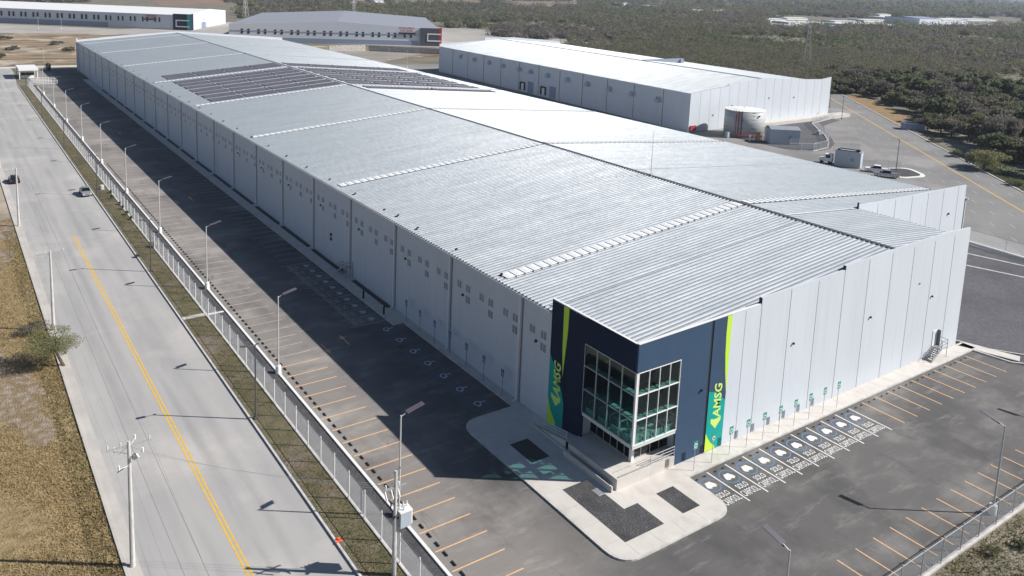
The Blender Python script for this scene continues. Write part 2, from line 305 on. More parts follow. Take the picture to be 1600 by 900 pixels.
# ------------------------------------------------------------------ text and flat marks
def text_polys(txt, bold=0.0):
    cu = bpy.data.curves.new('t', 'FONT'); cu.body = txt; cu.size = 1; cu.offset = bold; cu.resolution_u = 2
    o = bpy.data.objects.new('t', cu); COL.objects.link(o)
    dg = bpy.context.evaluated_depsgraph_get(); me = bpy.data.meshes.new_from_object(o.evaluated_get(dg))
    vs = [tuple(v.co) for v in me.vertices]; fs = [tuple(p.vertices) for p in me.polygons]
    bpy.data.objects.remove(o); bpy.data.meshes.remove(me); bpy.data.curves.remove(cu)
    xs = [v[0] for v in vs]; ys = [v[1] for v in vs]
    x0, x1, y0, y1 = min(xs), max(xs), min(ys), max(ys)
    return [((v[0]-x0)/(x1-x0), (v[1]-y0)/(y1-y0)) for v in vs], fs
_tc = {}
def put_text(mb, txt, origin, xd, yd, w_, h, mi=0, bold=.02, slant=0.):
    "text in the box w x h with lower-left at origin, along xd, upward along yd"
    if txt not in _tc: _tc[txt] = text_polys(txt, bold)
    vs, fs = _tc[txt]; o = Vector(origin); xd = Vector(xd); yd = Vector(yd)
    mb.add([o+xd*(a*w_+slant*b*h)+yd*(b*h) for a, b in vs], fs, mi)
def flat(mb, pts, origin, xd, yd, s, mi=0):
    o = Vector(origin); xd = Vector(xd); yd = Vector(yd)
    mb.add([o+xd*(a*s)+yd*(b*s) for a, b in pts], [tuple(range(len(pts)))], mi)
def ring(mb, c, xd, yd, r0, r1, a0=0, a1=360, n=28, mi=0):
    c = Vector(c); xd = Vector(xd); yd = Vector(yd); vs = []
    for i in range(n+1):
        t = R(a0+(a1-a0)*i/n); d = xd*math.cos(t)+yd*math.sin(t); vs += [c+d*r0, c+d*r1]
    mb.add(vs, [(2*i, 2*i+1, 2*i+3, 2*i+2) for i in range(n)], mi)
def stroke(mb, pts, origin, xd, yd, s, wd, mi=0):
    o = Vector(origin); xd = Vector(xd); yd = Vector(yd)
    for (a, b), (c, d) in zip(pts, pts[1:]):
        l = math.hypot(c-a, d-b) or 1; nx, ny = -(d-b)/l*wd/2, (c-a)/l*wd/2; ex, ey = (c-a)/l*wd/2, (d-b)/l*wd/2
        q = [(a+nx-ex, b+ny-ey), (a-nx-ex, b-ny-ey), (c-nx+ex, d-ny+ey), (c+nx+ex, d+ny+ey)]
        mb.add([o+xd*(x*s)+yd*(y*s) for x, y in q], [(0, 1, 2, 3)], mi)
CARICON = [(-.62,-.42),(-.62,-.1),(-.5,.1),(-.36,.42),(.36,.42),(.5,.1),(.62,-.1),(.62,-.42),(.42,-.42),(.42,-.54),(.22,-.54),(.22,-.42),(-.22,-.42),(-.22,-.54),(-.42,-.54),(-.42,-.42)]

# ------------------------------------------------------------------ ground and pavements
mb = MB(); mb.poly([(-9000,-3000),(16000,-9000),(16000,16000),(-9000,16000)], -.10); struct(mb.build('terrain', M['terrain']))
# low far hills that close the horizon
def ridge(name, pts, h, matn, seed):
    rr = np.random.default_rng(seed); vs = []; fs = []; n = 60
    P = [Vector((a, b, 0)) for a, b in pts]; seg = len(P)-1
    for i in range(n+1):
        t = i/n*seg; k = min(int(t), seg-1); p = P[k].lerp(P[k+1], t-k); d = (P[k+1]-P[k]).normalized(); nn = Vector((-d.y, d.x, 0))
        hh = h*(.6+.4*math.sin(i*.37+seed)+.2*rr.random())
        vs += [p-nn*700+Vector((0,0,-5)), p-nn*250+Vector((0,0,hh*.6)), p+Vector((0,0,hh)), p+nn*500+Vector((0,0,-5))]
    for i in range(n):
        for j in range(3): fs.append((4*i+j, 4*i+j+1, 4*i+j+5, 4*i+j+4))
    m_ = MB(); m_.add(vs, fs); return struct(m_.build(name, M[matn], smooth=True))
ridge('hills', [(2500,9500),(5500,8500),(8500,6500),(10500,3500),(11500,-500)], 150, 'canopy', 3)

mb = MB(); mb.poly([(-120,-40),(-39.7,-40),(-39.7,112),(-120,112)], -.004); struct(mb.build('dry_field', M['dryfield']))
mb = MB(); mb.poly([(-120,112),(-39.7,112),(-39.7,380),(-120,380)], -.004); struct(mb.build('dirt_shoulder', mat('pale_dirt', (.44,.39,.32), .95, c2=(.30,.24,.18), sc=.25, c3=(.19,.17,.12), sc3=.06, lo3=.52, hi3=.64)))
mb = MB(); mb.poly([(-38.65,-45),(-25.3,-45),(-25.3,292),(-23.5,330),(-23.5,347),(-60,347),(-60,336),(-38.65,300)], 0); struct(mb.build('road', M['road']))
mb = MB(); mb.box(-39.75,-38.65,-45,300,-.08,.05); mb.box(-39.75,-39.5,-45,300,.05,.14); struct(mb.build('gutter', M['gutter']))
mb = MB(); mb.box(-25.3,-25.12,-45,290,-.08,.16); struct(mb.build('road_kerb', M['kerb']))
mb = MB(); mb.box(-25.12,-25.0,-45,290,-.08,.12); struct(mb.build('road_kerb', M['darkgravel']))  # dark strip laid beside the kerb in place of its shadow line
# yellow double centre line and joints
mb = MB()
for x in (-32.18,-31.86): mb.box(x-.075,x+.075,-45,97,-.02,.006)
struct(mb.build('centre_line', M['mark_yellow']))
mb = MB()
for x in (-36.1,-34.6): mb.box(x-.018,x+.018,-45,140,-.02,.004)
struct(mb.build('road_joint', mat('joint_tar', (.20,.195,.19), .9)))
# verge, gravel strip, kerb of the lot
mb = MB(); mb.poly([(-25.0,-45),(-22.1,-45),(-22.1,290),(-25.0,290)], .04); struct(mb.build('verge', M['verge']))
mb = MB(); mb.box(-25.0,-22.1,54.9,55.7,.02,.10); struct(mb.build('path', M['walk']))
mb = MB(); mb.poly([(-22.1,-22),(-19.66,-22),(-19.66,290),(-22.1,290)], .05); struct(mb.build('gravel_strip', M['gravel']))
mb = MB()
lamp_ys = [6.9+28.6*k for k in range(10)]
segs = [-20.0]+[y for ly in lamp_ys for y in (ly-.4, ly+.4)]+[285]
for a, b in zip(segs[::2], segs[1::2]): mb.box(-19.66,-19.40,a,b,-.05,.17)
mb.box(-21.9,-19.9,54.9,55.2,.0,.12)
struct(mb.build('lot_kerb', M['white']))
# lots
def lot_material():
    m_, t, p = new_mat('asphalt_lot'); L = t.links.new; N = t.nodes.new; p.inputs['Roughness'].default_value = .85
    g = N('ShaderNodeNewGeometry'); P_ = g.outputs['Position']; sp = N('ShaderNodeSeparateXYZ'); L(P_, sp.inputs[0])
    def noise(sc, st=(1,1,1), det=6, ro=.62):
        mp = N('ShaderNodeMapping'); mp.inputs['Scale'].default_value = st; L(P_, mp.inputs[0]); n = N('ShaderNodeTexNoise'); n.inputs['Scale'].default_value = sc; n.inputs['Detail'].default_value = det; n.inputs['Roughness'].default_value = ro; L(mp.outputs[0], n.inputs[0]); return n.outputs[0]
    def mr(src, a, b): n = N('ShaderNodeMapRange'); n.interpolation_type = 'SMOOTHSTEP'; n.inputs['From Min'].default_value = a; n.inputs['From Max'].default_value = b; L(src, n.inputs[0]); return n.outputs[0]
    def mix(f, a, b, k=1.0):
        n = N('ShaderNodeMix'); n.data_type = 'RGBA'
        if k != 1: q = N('ShaderNodeMath'); q.operation = 'MULTIPLY'; L(f, q.inputs[0]); q.inputs[1].default_value = k; f = q.outputs[0]
        L(f, n.inputs[0])
        for i, c in ((6, a), (7, b)):
            if isinstance(c, tuple): n.inputs[i].default_value = (*c, 1)
            else: L(c, n.inputs[i])
        return n.outputs[2]
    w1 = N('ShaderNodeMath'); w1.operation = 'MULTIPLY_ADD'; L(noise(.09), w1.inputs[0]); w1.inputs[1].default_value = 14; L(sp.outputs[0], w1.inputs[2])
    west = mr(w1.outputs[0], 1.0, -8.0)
    base = mix(west, (.108,.104,.101), (.225,.208,.192))  # dust pales the west; strip by the shaded wall is painted darker to deepen its shade
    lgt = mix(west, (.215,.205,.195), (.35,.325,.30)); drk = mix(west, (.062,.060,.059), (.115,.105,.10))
    c = mix(mr(noise(.14, (.6,1.1,1), 8), .47, .74), base, lgt); c = mix(mr(noise(.07, (1.2,.7,1)), .50, .68), c, drk, .75)
    c = mix(mr(noise(.8, (.25,1,1), 8, .7), .52, .72), c, lgt, .75); c = mix(mr(noise(.35, (1,.3,1), 8, .75), .54, .68), c, drk, .6); c = mix(mr(noise(1.6, (1,1,1), 3), .70, .76), c, (.30,.29,.275), .6)
    L(c, p.inputs['Base Color']); b = N('ShaderNodeBump'); b.inputs['Strength'].default_value = .15; L(noise(40), b.inputs['Height']); L(b.outputs[0], p.inputs['Normal']); return m_
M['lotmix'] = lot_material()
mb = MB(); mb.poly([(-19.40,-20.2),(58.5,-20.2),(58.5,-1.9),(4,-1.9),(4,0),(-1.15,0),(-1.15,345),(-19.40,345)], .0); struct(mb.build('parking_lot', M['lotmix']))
# bare soil beyond the right fence
mb = MB(); mb.poly([(-60,-45),(150,-45),(150,-20.2),(-19.4,-20.2),(-19.4,-45)], -.012); struct(mb.build('bare_soil', mat('bare_soil', (.20,.175,.135), .95, c2=(.10,.095,.06), sc=.6, lo=.42, hi=.62, c3=(.30,.265,.215), sc3=.3, bump=.6, bsc=5)))
# markings
mbo = MB(); mbw = MB(); mbf = MB(); mbb = MB()
Z = .004
for k in range(-1, 22):
    y = 34.14-2.5*k
    if y > -19: mbo.box(-19.1,-14.25,y-.055,y+.055,-.02,Z)
for k in range(2, 56):
    y = 34.14+2.5*k
    if abs(y % 28.6-6.9) > .1: mbf.box(-19.1,-14.25,y-.055,y+.055,-.02,Z)
for k in range(10): x = 7.645+2.5*k; mbw.box(x-.07,x+.07,-7.05,-2.2,-.02,Z)
for k in range(10, 20): x = 7.645+2.5*k; mbo.box(x-.055,x+.055,-7.0,-2.2,-.02,Z)
for k in range(-8, 13): x = 37.5-2.5*k; mbo.box(x-.055,x+.055,-19.6,-15.57,-.02,Z)
for k in range(11): y = 42.5+2.5*k; mbf.box(-7.7,-2.75,y-.05,y+.05,-.02,Z)
for k in range(11, 60): y = 42.5+2.5*k; mbf.box(-7.0,-2.75,y-.05,y+.05,-.02,Z)
# lane arrows
def arrow(mbx, x, y, d):
    mbx.add([(x-.07,y,Z),(x+.07,y,Z),(x+.07,y+d*1.9,Z),(x-.07,y+d*1.9,Z)], [(0,1,2,3) if d > 0 else (3,2,1,0)])
    mbx.add([(x-.38,y+d*1.9,Z),(x+.38,y+d*1.9,Z),(x,y+d*3.0,Z)], [(0,1,2) if d > 0 else (2,1,0)])
for y in (38.5,110.5,182): arrow(mbo, -12.6, y+1.6, -1)
for y in (39.0,111,183): arrow(mbo, -9.7, y-.8, 1)
# carpool stalls, front lot
def carpool(x, y, xd, yd):
    "centre of the ring at x,y ; yd points to the kerb"
    X = Vector(xd); Y = Vector(yd); c = Vector((x, y, Z+.004))
    ring(mbb, c+Y*-.05, xd, yd, .86, .98, 20, 335)
    flat(mbw, CARICON, c+X*-.02, xd, yd, .88)
    put_text(mbw, 'SOLO', c+X*-.72+Y*-1.85, xd, yd, 1.36, .64, bold=.012)
    put_text(mbw, 'CARPOOL', c+X*-1.08+Y*-2.85, xd, yd, 2.05, .80, bold=.008)
for k in range(10): carpool(6.42+2.5*k, -3.65, (1,0,0), (0,1,0))
mbc = mbw
mbw2 = mbw; mbw = mbf
for k in range(10): carpool(-4.1, 43.75+2.5*k, (0,-1,0), (1,0,0))
mbw = mbw2
# wheelchair symbols
WC = [(-.05,.55),(-.02,.1),(.32,.08),(.48,-.36),(.62,-.32)]
for i in range(7):
    y = 18.8+3.52*i; c = Vector((-3.85, y, .012)); mbb_ = mbw
    ring(mbb_, c+Vector((0,0,0)), (0,-1,0), (1,0,0), .36, .47, 110, 385)
    stroke(mbb_, WC, c+Vector((.12,.02,.002)), (0,-1,0), (1,0,0), 1.0, .11)
    flat(mbb_, [(math.cos(t*.785)*.11-.05, math.sin(t*.785)*.11+.78) for t in range(8)], c+Vector((.02,0,0)), (0,-1,0), (1,0,0), 1.0)
struct(mbo.build('stall_line', M['mark_orange'])); struct(mbw.build('stall_marking', M['mark_white']))
struct(mbf.build('stall_marking', M['mark_old'])); struct(mbb.build('stall_ring', M['mark_blue']))
mb = MB()
for i in range(7): mb.box(-5.2,-2.5,17.55+3.52*i,20.05+3.52*i,-.02,.003)
struct(mb.build('stall_blue_paint', M['mark_bluebox']))
mb = MB(); put_text(mb, 'ALTO', (-12.2,76.5,.006), (0,-1,0), (1,0,0), 2.6, 1.2); struct(mb.build('lane_marking', mat('green_marking', (.05,.30,.20), .8)))

# walkways round the building
mb = MB(); mb.box(-1.0,0,16.4,40.5,-.05,.15); mb.box(-2.45,0,40.5,300,-.05,.15); struct(mb.build('sidewalk', M['walk']))
mb = MB(); mb.box(-1.16,-1.0,16.4,40.4,-.05,.165); mb.box(-2.62,-2.45,40.4,300,-.05,.165); struct(mb.build('sidewalk_kerb', M['kerb']))
def rounded(pts, rad, n=7):
    out = []; N_ = len(pts)
    for i, p in enumerate(pts):
        r = rad[i]
        a = Vector((*pts[i-1], 0)); c = Vector((*pts[(i+1) % N_], 0)); p = Vector((*p, 0))
        if r <= 0: out.append((p.x, p.y)); continue
        da = (a-p).normalized(); dc = (c-p).normalized(); A = p+da*r; C = p+dc*r
        for k in range(n+1):
            t = k/n; q = A*(1-t)**2+p*2*t*(1-t)+C*t*t; out.append((q.x, q.y))
    return out
isl = rounded([(-7.75,-7.35),(5.45,-7.35),(5.45,-1.9),(5.45,0),(0,0),(0,16.4),(-1.16,16.4),(-7.75,16.4)], [2.2,2.2,0,0,0,0,0,2.2])
isl_in = rounded([(-7.57,-7.17),(5.27,-7.17),(5.27,-1.9),(5.27,-.01),(-.01,-.01),(-.01,16.22),(-1.16,16.22),(-7.57,16.22)], [2.1,2.1,0,0,0,0,0,2.1])
mb = MB(); mb.poly(isl, -.05, h=.205); struct(mb.build('island_kerb', M['kerb']))
mb = MB(); mb.poly(isl_in, .10, h=.062); struct(mb.build('sidewalk', M['walk']))
mb = MB(); mb.box(5.46,58.6,-1.75,0,-.05,.15); struct(mb.build('sidewalk', M['walk']))
mb = MB(); mb.box(5.46,58.6,-1.92,-1.75,-.05,.165); struct(mb.build('sidewalk_kerb', M['kerb']))
mb = MB()
for y in (-4.9,-2.4,0.2,2.8,5.4,8,10.6,13.2): mb.box(-7.5,-5.72,y-.012,y+.012,.1,.1655)
for x in (-5.7,-3.1,-.5,2.1): mb.box(x-.012,x+.012,-7.1,-5.6,.1,.1655)
for k in range(21): x = 7.6+2.5*k; mb.box(x-.012,x+.012,-1.74,-.01,.1,.1545)
for k in range(95): y = 42.5+2.5*k; mb.box(-2.44,-.95,y-.012,y+.012,.1,.1545)
struct(mb.build('sidewalk_joint', mat('walk_joint', (.36,.34,.32), .9)))
mb = MB(); mb.poly([(-5.6,7.1),(-3.5,7.1),(-3.5,10.6),(-5.6,10.6)], .168); struct(mb.build('gravel_bed', M['planter']))
mb = MB(); mb.poly([(-5.7,2.5),(-2.85,2.5),(-2.85,-2.3),(-1.3,-2.3),(-1.3,-5.45),(-5.7,-5.45)], .168); struct(mb.build('gravel_bed', M['gravel']))
mb = MB(); mb.poly([(1.05,-5.35),(3.15,-5.35),(3.15,-2.2),(1.05,-2.2)], .168); struct(mb.build('gravel_bed', M['gravel']))
mb = MB()
for a, b in ((45.6,57.0),(61.5,72.6),(73.9,86.5),(87.6,100.5),(102,115),(116,129),(130.5,143),(144.5,157),(158.5,171),(173,185),(187,199),(201,213),(215,227),(229,241),(243,255),(257,269)):
    mb.poly([(-.95,a),(-.2,a),(-.2,b),(-.95,b)], .156)
struct(mb.build('planting_bed', M['planter']))
mb = MB(); mb.box(-3.55,-2.9,.1,1.1,.10,.185); [mb.box(-3.5+.13*k,-3.45+.13*k,.15,1.05,.185,.20) for k in range(5)]
tag(mb.build('drain_grate', M['steel']), 'grey metal grate lying in the L-shaped gravel bed at the entrance', 'grate')

d = Vector((.699,.715,0)); nrm = Vector((.715,-.699,0)); c0 = Vector((191.4,80.2,0))
def rp(t, s, z=0): p = c0+d*t+nrm*s; return (p.x, p.y, z)
# right hand grounds
mb = MB(); mb.poly([(58.5,0),(58.5,-7.5),(66,-9),(108,-9),(104,22),(89,26),(89,15),(57,15)], -.004); struct(mb.build('dark_gravel_area', M['darkgravel']))
mb = MB(); mb.poly([(104.2,-12),(107,-30),rp(-120,6)[:2],rp(128,6)[:2],rp(128,-10)[:2],(223,170),(223,300),(100,330),(88,332),(88,26),(104,22)], .0); struct(mb.build('truck_yard', M['yard']))
mb = MB()
for a, b in (((105.4,22.5),(103.4,-3)),): mb.bar((*a,.1),(*b,.1),.55,.4)
struct(mb.build('yard_kerb', M['white']))
mb = MB()
for a, b in (((98.3,18.6),(101.4,6)),((91.5,15.4),(95.6,3))): mb.bar((*a,.0),(*b,.0),.45,.06)
struct(mb.build('gravel_edging', M['kerb']))
mb = MB()
for P in ([(58.6,.9),(59.8,-2.9),(62,-6.0),(66,-9.3)], [(57.6,-2.0),(58.3,-6.2),(62,-9.8)]):
    for a, b in zip(P, P[1:]): mb.bar((*a,.05),(*b,.05),.22,.22)
struct(mb.build('yard_kerb', M['kerb']))
mb = MB(); mb.poly([(57.2,-.3),(58.8,-.2),(61,-6),(59.4,-6.6),(57.8,-2)], .03, h=.12); struct(mb.build('sidewalk', M['walk']))
# asphalt public road on the right
mb = MB(); a, b, c, e = rp(-170,-13.5,.006), rp(130,-13.5,.006), rp(130,7.8,.006), rp(-170,7.8,.006); mb.add([a,e,c,b], [(0,1,2,3)]); struct(mb.build('asphalt_road', M['road2']))
mb = MB(); mb.bar(rp(-170,8.0,.05), rp(130,8.0,.05), .4, .2); struct(mb.build('road_kerb', M['kerb']))
mb = MB()
mb.bar(rp(-170,0,.0), rp(130,0,.0), .34, .026)
struct(mb.build('centre_line', M['mark_yellow']))
mb = MB()
for s in (-11,-7.3,-3.7,3.9):
    t = -165
    while t < 60: mb.bar(rp(t,s,.0), rp(t+2.6,s,.0), .16, .022); t += 9.5
struct(mb.build('lane_dash', M['mark_old']))
mb = MB()
P = [rp(32,8.3), rp(60,8.3), rp(122,8.3), rp(114,17), rp(62,20), rp(34,17)]; mb.poly([(p[0], p[1]) for p in P], -.003)
struct(mb.build('golden_verge', mat('golden_grass_ground', (.28,.19,.085), .95, c2=(.30,.175,.09), sc=.2, lo=.4, hi=.6, c3=(.15,.135,.07), sc3=.22, bump=.5, bsc=2)))
mb = MB(); P = [rp(-170,8.3), rp(31,8.3), rp(33,22), rp(20,40), rp(-10,55), rp(-60,60), rp(-170,60)]; mb.poly([(p[0], p[1]) for p in P], -.004)
struct(mb.build('bare_soil', mat('pale_gravelly_soil', (.30,.275,.24), .95, c2=(.19,.175,.145), sc=.4, c3=(.11,.11,.065), sc3=.09, lo3=.5, hi3=.6, bump=.5, bsc=3)))
# ground beyond the far end of the site
mb = MB(); mb.poly([(-60,352),(240,352),(170,390),(120,470),(60,530),(-60,552),(-160,552),(-160,352)], -.004); struct(mb.build('excavated_ground', M['rock']))
mb = MB(); mb.poly([(-160,345.5),(140,345.5),(140,352),(-160,352)], .0, h=.02); struct(mb.build('service_road', M['walk']))
mb = MB(); mb.poly([(-400,575),(-60,552),(60,530),(120,470),(215,405),(270,300),(340,340),(420,470),(300,640),(160,660),(60,575),(-20,640),(-200,780),(-500,800)], -.002); struct(mb.build('far_yard', mat('pale_yard', (.40,.375,.345), .9, c2=(.30,.285,.265), sc=.03, st=(1,1,1))))
mb = MB(); mb.poly([(96,300),(142,285),(142,330),(215,392),(150,395),(96,410)], -.002); struct(mb.build('bare_soil', mat('trench_soil', (.33,.30,.265), .95, c2=(.20,.18,.155), sc=.12, st=(.4,1.4,1))))
for i, pl in enumerate([[(225,-6),(352,-4),(352,9),(250,9)], [(548,-6),(610,-4),(600,7),(556,9)], [(618,4),(745,-6),(760,6),(640,12)], [(800,3),(905,4),(900,12),(790,9)]]):
    P = [G(u, v) for u, v in pl]; mb = MB(); mb.poly([(p.x, p.y) for p in P], .02); struct(mb.build('brown_field', M['field_brown']))

# ------------------------------------------------------------------ main warehouse
LEN = 331.6; XR, ZR = 40.0, 15.6; ZE = 12.05; XE, ZX = 88.5, 12.0; YW = 15.0; XW = 57.1
def zl(x): return ZE+(ZR-ZE)*x/XR
def zr(x): return ZR+(ZX-ZR)*(x-XR)/(XE-XR)
W = empty('warehouse', (0,0,0), 0, 'very long white warehouse with ribbed metal roof and navy glazed entrance corner', 'warehouse')
def ribbed(y0, y1, x0, z0, x1, z1, pitch, rw, rh, mid=None):
    "ribs across y, running down the slope from (x0,z0) to (x1,z1)"
    prof = []; y = y0; side = rh*.55
    while y < y1-pitch*.5:
        prof += [(y,0),(y+pitch-rw-2*side,0),(y+pitch-rw-side,rh),(y+pitch-side,rh)]; y += pitch
    prof.append((y,0)); n = len(prof)
    vs = [(x0,p,z0+q) for p, q in prof]+[(x1,p,z1+q) for p, q in prof]
    return vs, [(i, i+n, i+n+1, i+1) for i in range(n-1)]
def addribs(mb, *a):
    vs, fs = ribbed(*a); n0 = len(mb.v); mb.v += [tuple(p) for p in vs] if type(mb) is MB else [mp(*p) for p in vs]
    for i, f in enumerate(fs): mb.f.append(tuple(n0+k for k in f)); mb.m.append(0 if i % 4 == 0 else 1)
mb = MB(); P = .61
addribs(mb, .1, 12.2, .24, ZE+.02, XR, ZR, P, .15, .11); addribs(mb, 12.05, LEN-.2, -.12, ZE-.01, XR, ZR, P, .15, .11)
mb.build('roof', [M['roof'], M['rib_shade']], W)
mb = MB()
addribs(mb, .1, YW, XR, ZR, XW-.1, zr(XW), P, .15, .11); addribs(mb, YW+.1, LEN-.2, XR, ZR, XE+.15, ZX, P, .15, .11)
mb.build('roof', [M['roof'], M['rib_shade']], W)
mb = MB(); mb.add([(XR-.32,0.1,ZR+.10),(XR,0.1,ZR+.17),(XR+.32,.1,ZR+.10),(XR-.32,LEN,ZR+.10),(XR,LEN,ZR+.17),(XR+.32,LEN,ZR+.10)], [(0,1,4,3),(1,2,5,4)])
y = .1+.42
while y < 150:                                            # closure notches under the cap
    mb.box(XR-.42,XR-.30,y,y+.16,ZR+.02,ZR+.12); y += .61
mb.build('ridge_cap', M['ridge'], W)
# walls
mb = MB()
mb.box(0,.18,12.05,LEN,.1,11.86)
mb.build('wall', [M['wall']], W)
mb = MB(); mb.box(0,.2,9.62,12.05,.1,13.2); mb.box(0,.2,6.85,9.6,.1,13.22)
mb.box(0,.2,.2,6.85,10.65,13.3); mb.build('navy_wall', M['navydark'], W)  # left side takes a darker navy than the sunlit front, shade put into the colour
mb = MB(); mb.prism([(.002,10.65),(.002,13.35),(5.5,13.47),(5.5,10.65)], 'y', 0.002, .2)
mb.prism([(5.5,.1),(5.5,13.47),(9.38,13.56),(9.38,.1)], 'y', 0, .2)
mb.prism([(9.72,.1),(9.72,13.58),(12.2,13.64),(12.2,.1)], 'y', 0, .2)
mb.build('navy_wall', M['navy'], W)
mb = MB(); mb.box(9.38,9.72,.06,.2,.1,13.56); mb.build('expansion_joint', M['black'], W)
mb = MB()
mb.prism([(12.2,.1),(12.2,13.64),(16.5,13.78),(16.5,.1)], 'y', 0, .2)
mb.prism([(16.5,.1),(16.5,14.42),(30.4,14.86),(30.4,.1)], 'y', 0, .22)
mb.prism([(30.4,.1),(30.4,15.3),(35,15.5),(40,15.66),(45.5,15.78),(51.6,15.9),(XW,15.75),(XW,.1)], 'y', 0, .22)
mb.box(XW-.22,XW,.22,YW,.1,zr(XW)-.05); mb.add([(XW-.22,.22,14.0),(XW,.22,14.0),(XW,3.0,14.2),(XW-.22,3.0,14.2),(XW-.22,.22,15.72),(XW,.22,15.72)], [(0,4,5,1),(1,5,2),(0,3,4),(2,5,4,3)])
mb.build('wall', M['wall'], W)
mb = MB()
mb.prism([(XW,.1),(XW,14.85),(66,14.62),(78,14.5),(87.4,14.35),(87.4,.1)], 'y', YW, YW+.22)
mb.box(XE-.2,XE,YW+.25,LEN,.1,ZX-.05); mb.prism([(0,.1),(0,12.9),(18,14.6),(XR,16.3),(62,14.9),(XE,13.1),(XE,.1)], 'y', LEN-.2, LEN+.1)
mb.box(-.35,.25,LEN-.3,LEN+.2,.1,13.6)
mb.build('wall', M['wall'], W)
def joint(*b_): mb = MB(); mb.box(*b_); mb.build('panel_joint', M['joint'], W)
for k in range(9): x = 16.55+4.6*k; joint(x-.03,x+.03,-.012,.05,.16,13.6 if x < 17 else (14.45 if x < 30 else 15.25))
for k in range(6): x = 62+4.6*k; joint(x-.035,x+.035,YW-.012,YW+.05,.1,14.4)
joint(14.18,14.22,-.01,.05,.16,13.6)
for b_ in ((16.42,16.52,-.02,.3,13.7,14.42),(30.34,30.42,-.02,.3,14.82,15.3)): mb = MB(); mb.box(*b_); mb.build('parapet_step', M['dark'], W)
mb = MB(); mb.box(0.0,.26,.2,12.05,13.22,13.33); mb.prism([(0,13.35),(0,13.42),(16.4,13.84),(16.4,13.77)], 'y', -.02, .25); mb.build('parapet_cap', M['white'], W)
mb = MB(); mb.box(-.26,0.06,12.05,LEN,11.80,11.98); mb.box(XE,XE+.25,YW,LEN,11.8,11.97); mb.build('gutter', M['walltrim'], W)
yps = [17.1+14.12*k for k in range(23)]
for i, y in enumerate(yps):
    mb = MB(); mb.box(-.24,-.01,y-.14,y+.14,.16,11.8); mb.box(-.3,0,y-.17,y+.17,11.5,11.8); mb.box(-.5,-.0,y-.15,y+.15,.15,.3); o = mb.build('downspout', M['walltrim'], W)
for y in yps: joint(-.012,.02,y-.42,y-.17,.16,11.8)
joint(-.012,.02,yps[8]-2.2,yps[8]-2.1,.16,11.5)
# high windows: the largest hundred as parts, the rest as one
def window_mb(mb, y, z):
    mb.box(-.035,-.0,y-.52,y+.52,z-.50,z+.50,0); mb.box(-.05,-.036,y-.44,y+.44,z-.42,z+.42,1); mb.box(-.058,-.05,y-.02,y+.02,z-.42,z+.42,0)
wl = []
for i in range(-1, 22):
    y0 = 17.1+14.12*i
    for j in range(3):
        ys = y0+2.7+4.68*j; yd = y0+.95+4.62*j
        if i == -1 and j < 2: continue
        wl += [(ys, 8.98), (yd, 9.0), (yd, 7.68)]
wp = MB(); window_mb(wp, 0, 0); proto = None
rest = MB()
for n_, (y, z) in enumerate(wl):
    if n_ < 99:
        if proto is None: proto = wp.build('window', [M['walltrim'], M['winglass']], W); o = proto
        else: o = proto.copy(); COL.objects.link(o)
        o.location = (0, y, z)
    else: window_mb(rest, y, z)
o = rest.build('window', [M['walltrim'], M['winglass']], W); o['kind'] = 'stuff'
# wall lamps, small dark boxes
def small(name, pos, s, m_): b = MB(); b.box(-s[0]/2,s[0]/2,-s[1]/2,s[1]/2,-s[2]/2,s[2]/2); b.box(-s[0]/4,s[0]/4,-s[1]/3,s[1]/3,s[2]/2,s[2]/2+.04); o = b.build(name, m_, W); o.location = pos; return o
for y in [14.3, 28.3, 42.3, 56.4, 70.5, 84.7, 98.8, 113]: small('wall_lamp', (-.12,y,7.95), (.22,.2,.22), M['dark'])
for x, z in ((22.2,8.4),(36.2,8.3),(49.4,8.2),(8.55,6.9)): small('wall_lamp', (x,-.12,z), (.17,.16,.18), M['dark'])
small('wall_lamp', (46.2,-.05,10.4), (.14,.1,.14), M['joint']); small('wall_lamp', (82.5,YW-.1,10.2), (.25,.2,.25), M['dark'])
for z in (3.6,4.3): small('wall_box', (-.08,66.4,z), (.16,.45,.4), M['dark'])
# skylight strips
def sky_strip(y, x0, x1, zf, wd=1.55):
    mb = MB(); n = int(abs(x1-x0)/1.15); dx = (x1-x0)/n
    for i in range(n):
        a = x0+dx*i+.045; b = x0+dx*(i+1)-.045
        mb.add([(a,y-wd/2,zf(a)+.15),(b,y-wd/2,zf(b)+.15),(b,y+wd/2,zf(b)+.15),(a,y+wd/2,zf(a)+.15),((a+b)/2,y-wd/2+.2,zf((a+b)/2)+.20),((a+b)/2,y+wd/2-.2,zf((a+b)/2)+.20)],
               [(0,4,5,3),(1,2,5,4),(0,1,4),(2,3,5)], 0)
        mb.box(b+.01,b+.07,y-wd/2-.05,y+wd/2,zf(b)+.02,zf(b)+.19,1)
    mb.build('skylight', [M['skylight'], M['ridge']], W)
for y in [21.6,65.4,106.8,148.3,191.8,235,279,319]:
    sky_strip(y, .8, XR-.6, zl); sky_strip(y, XR+.6, XE-.6, zr)
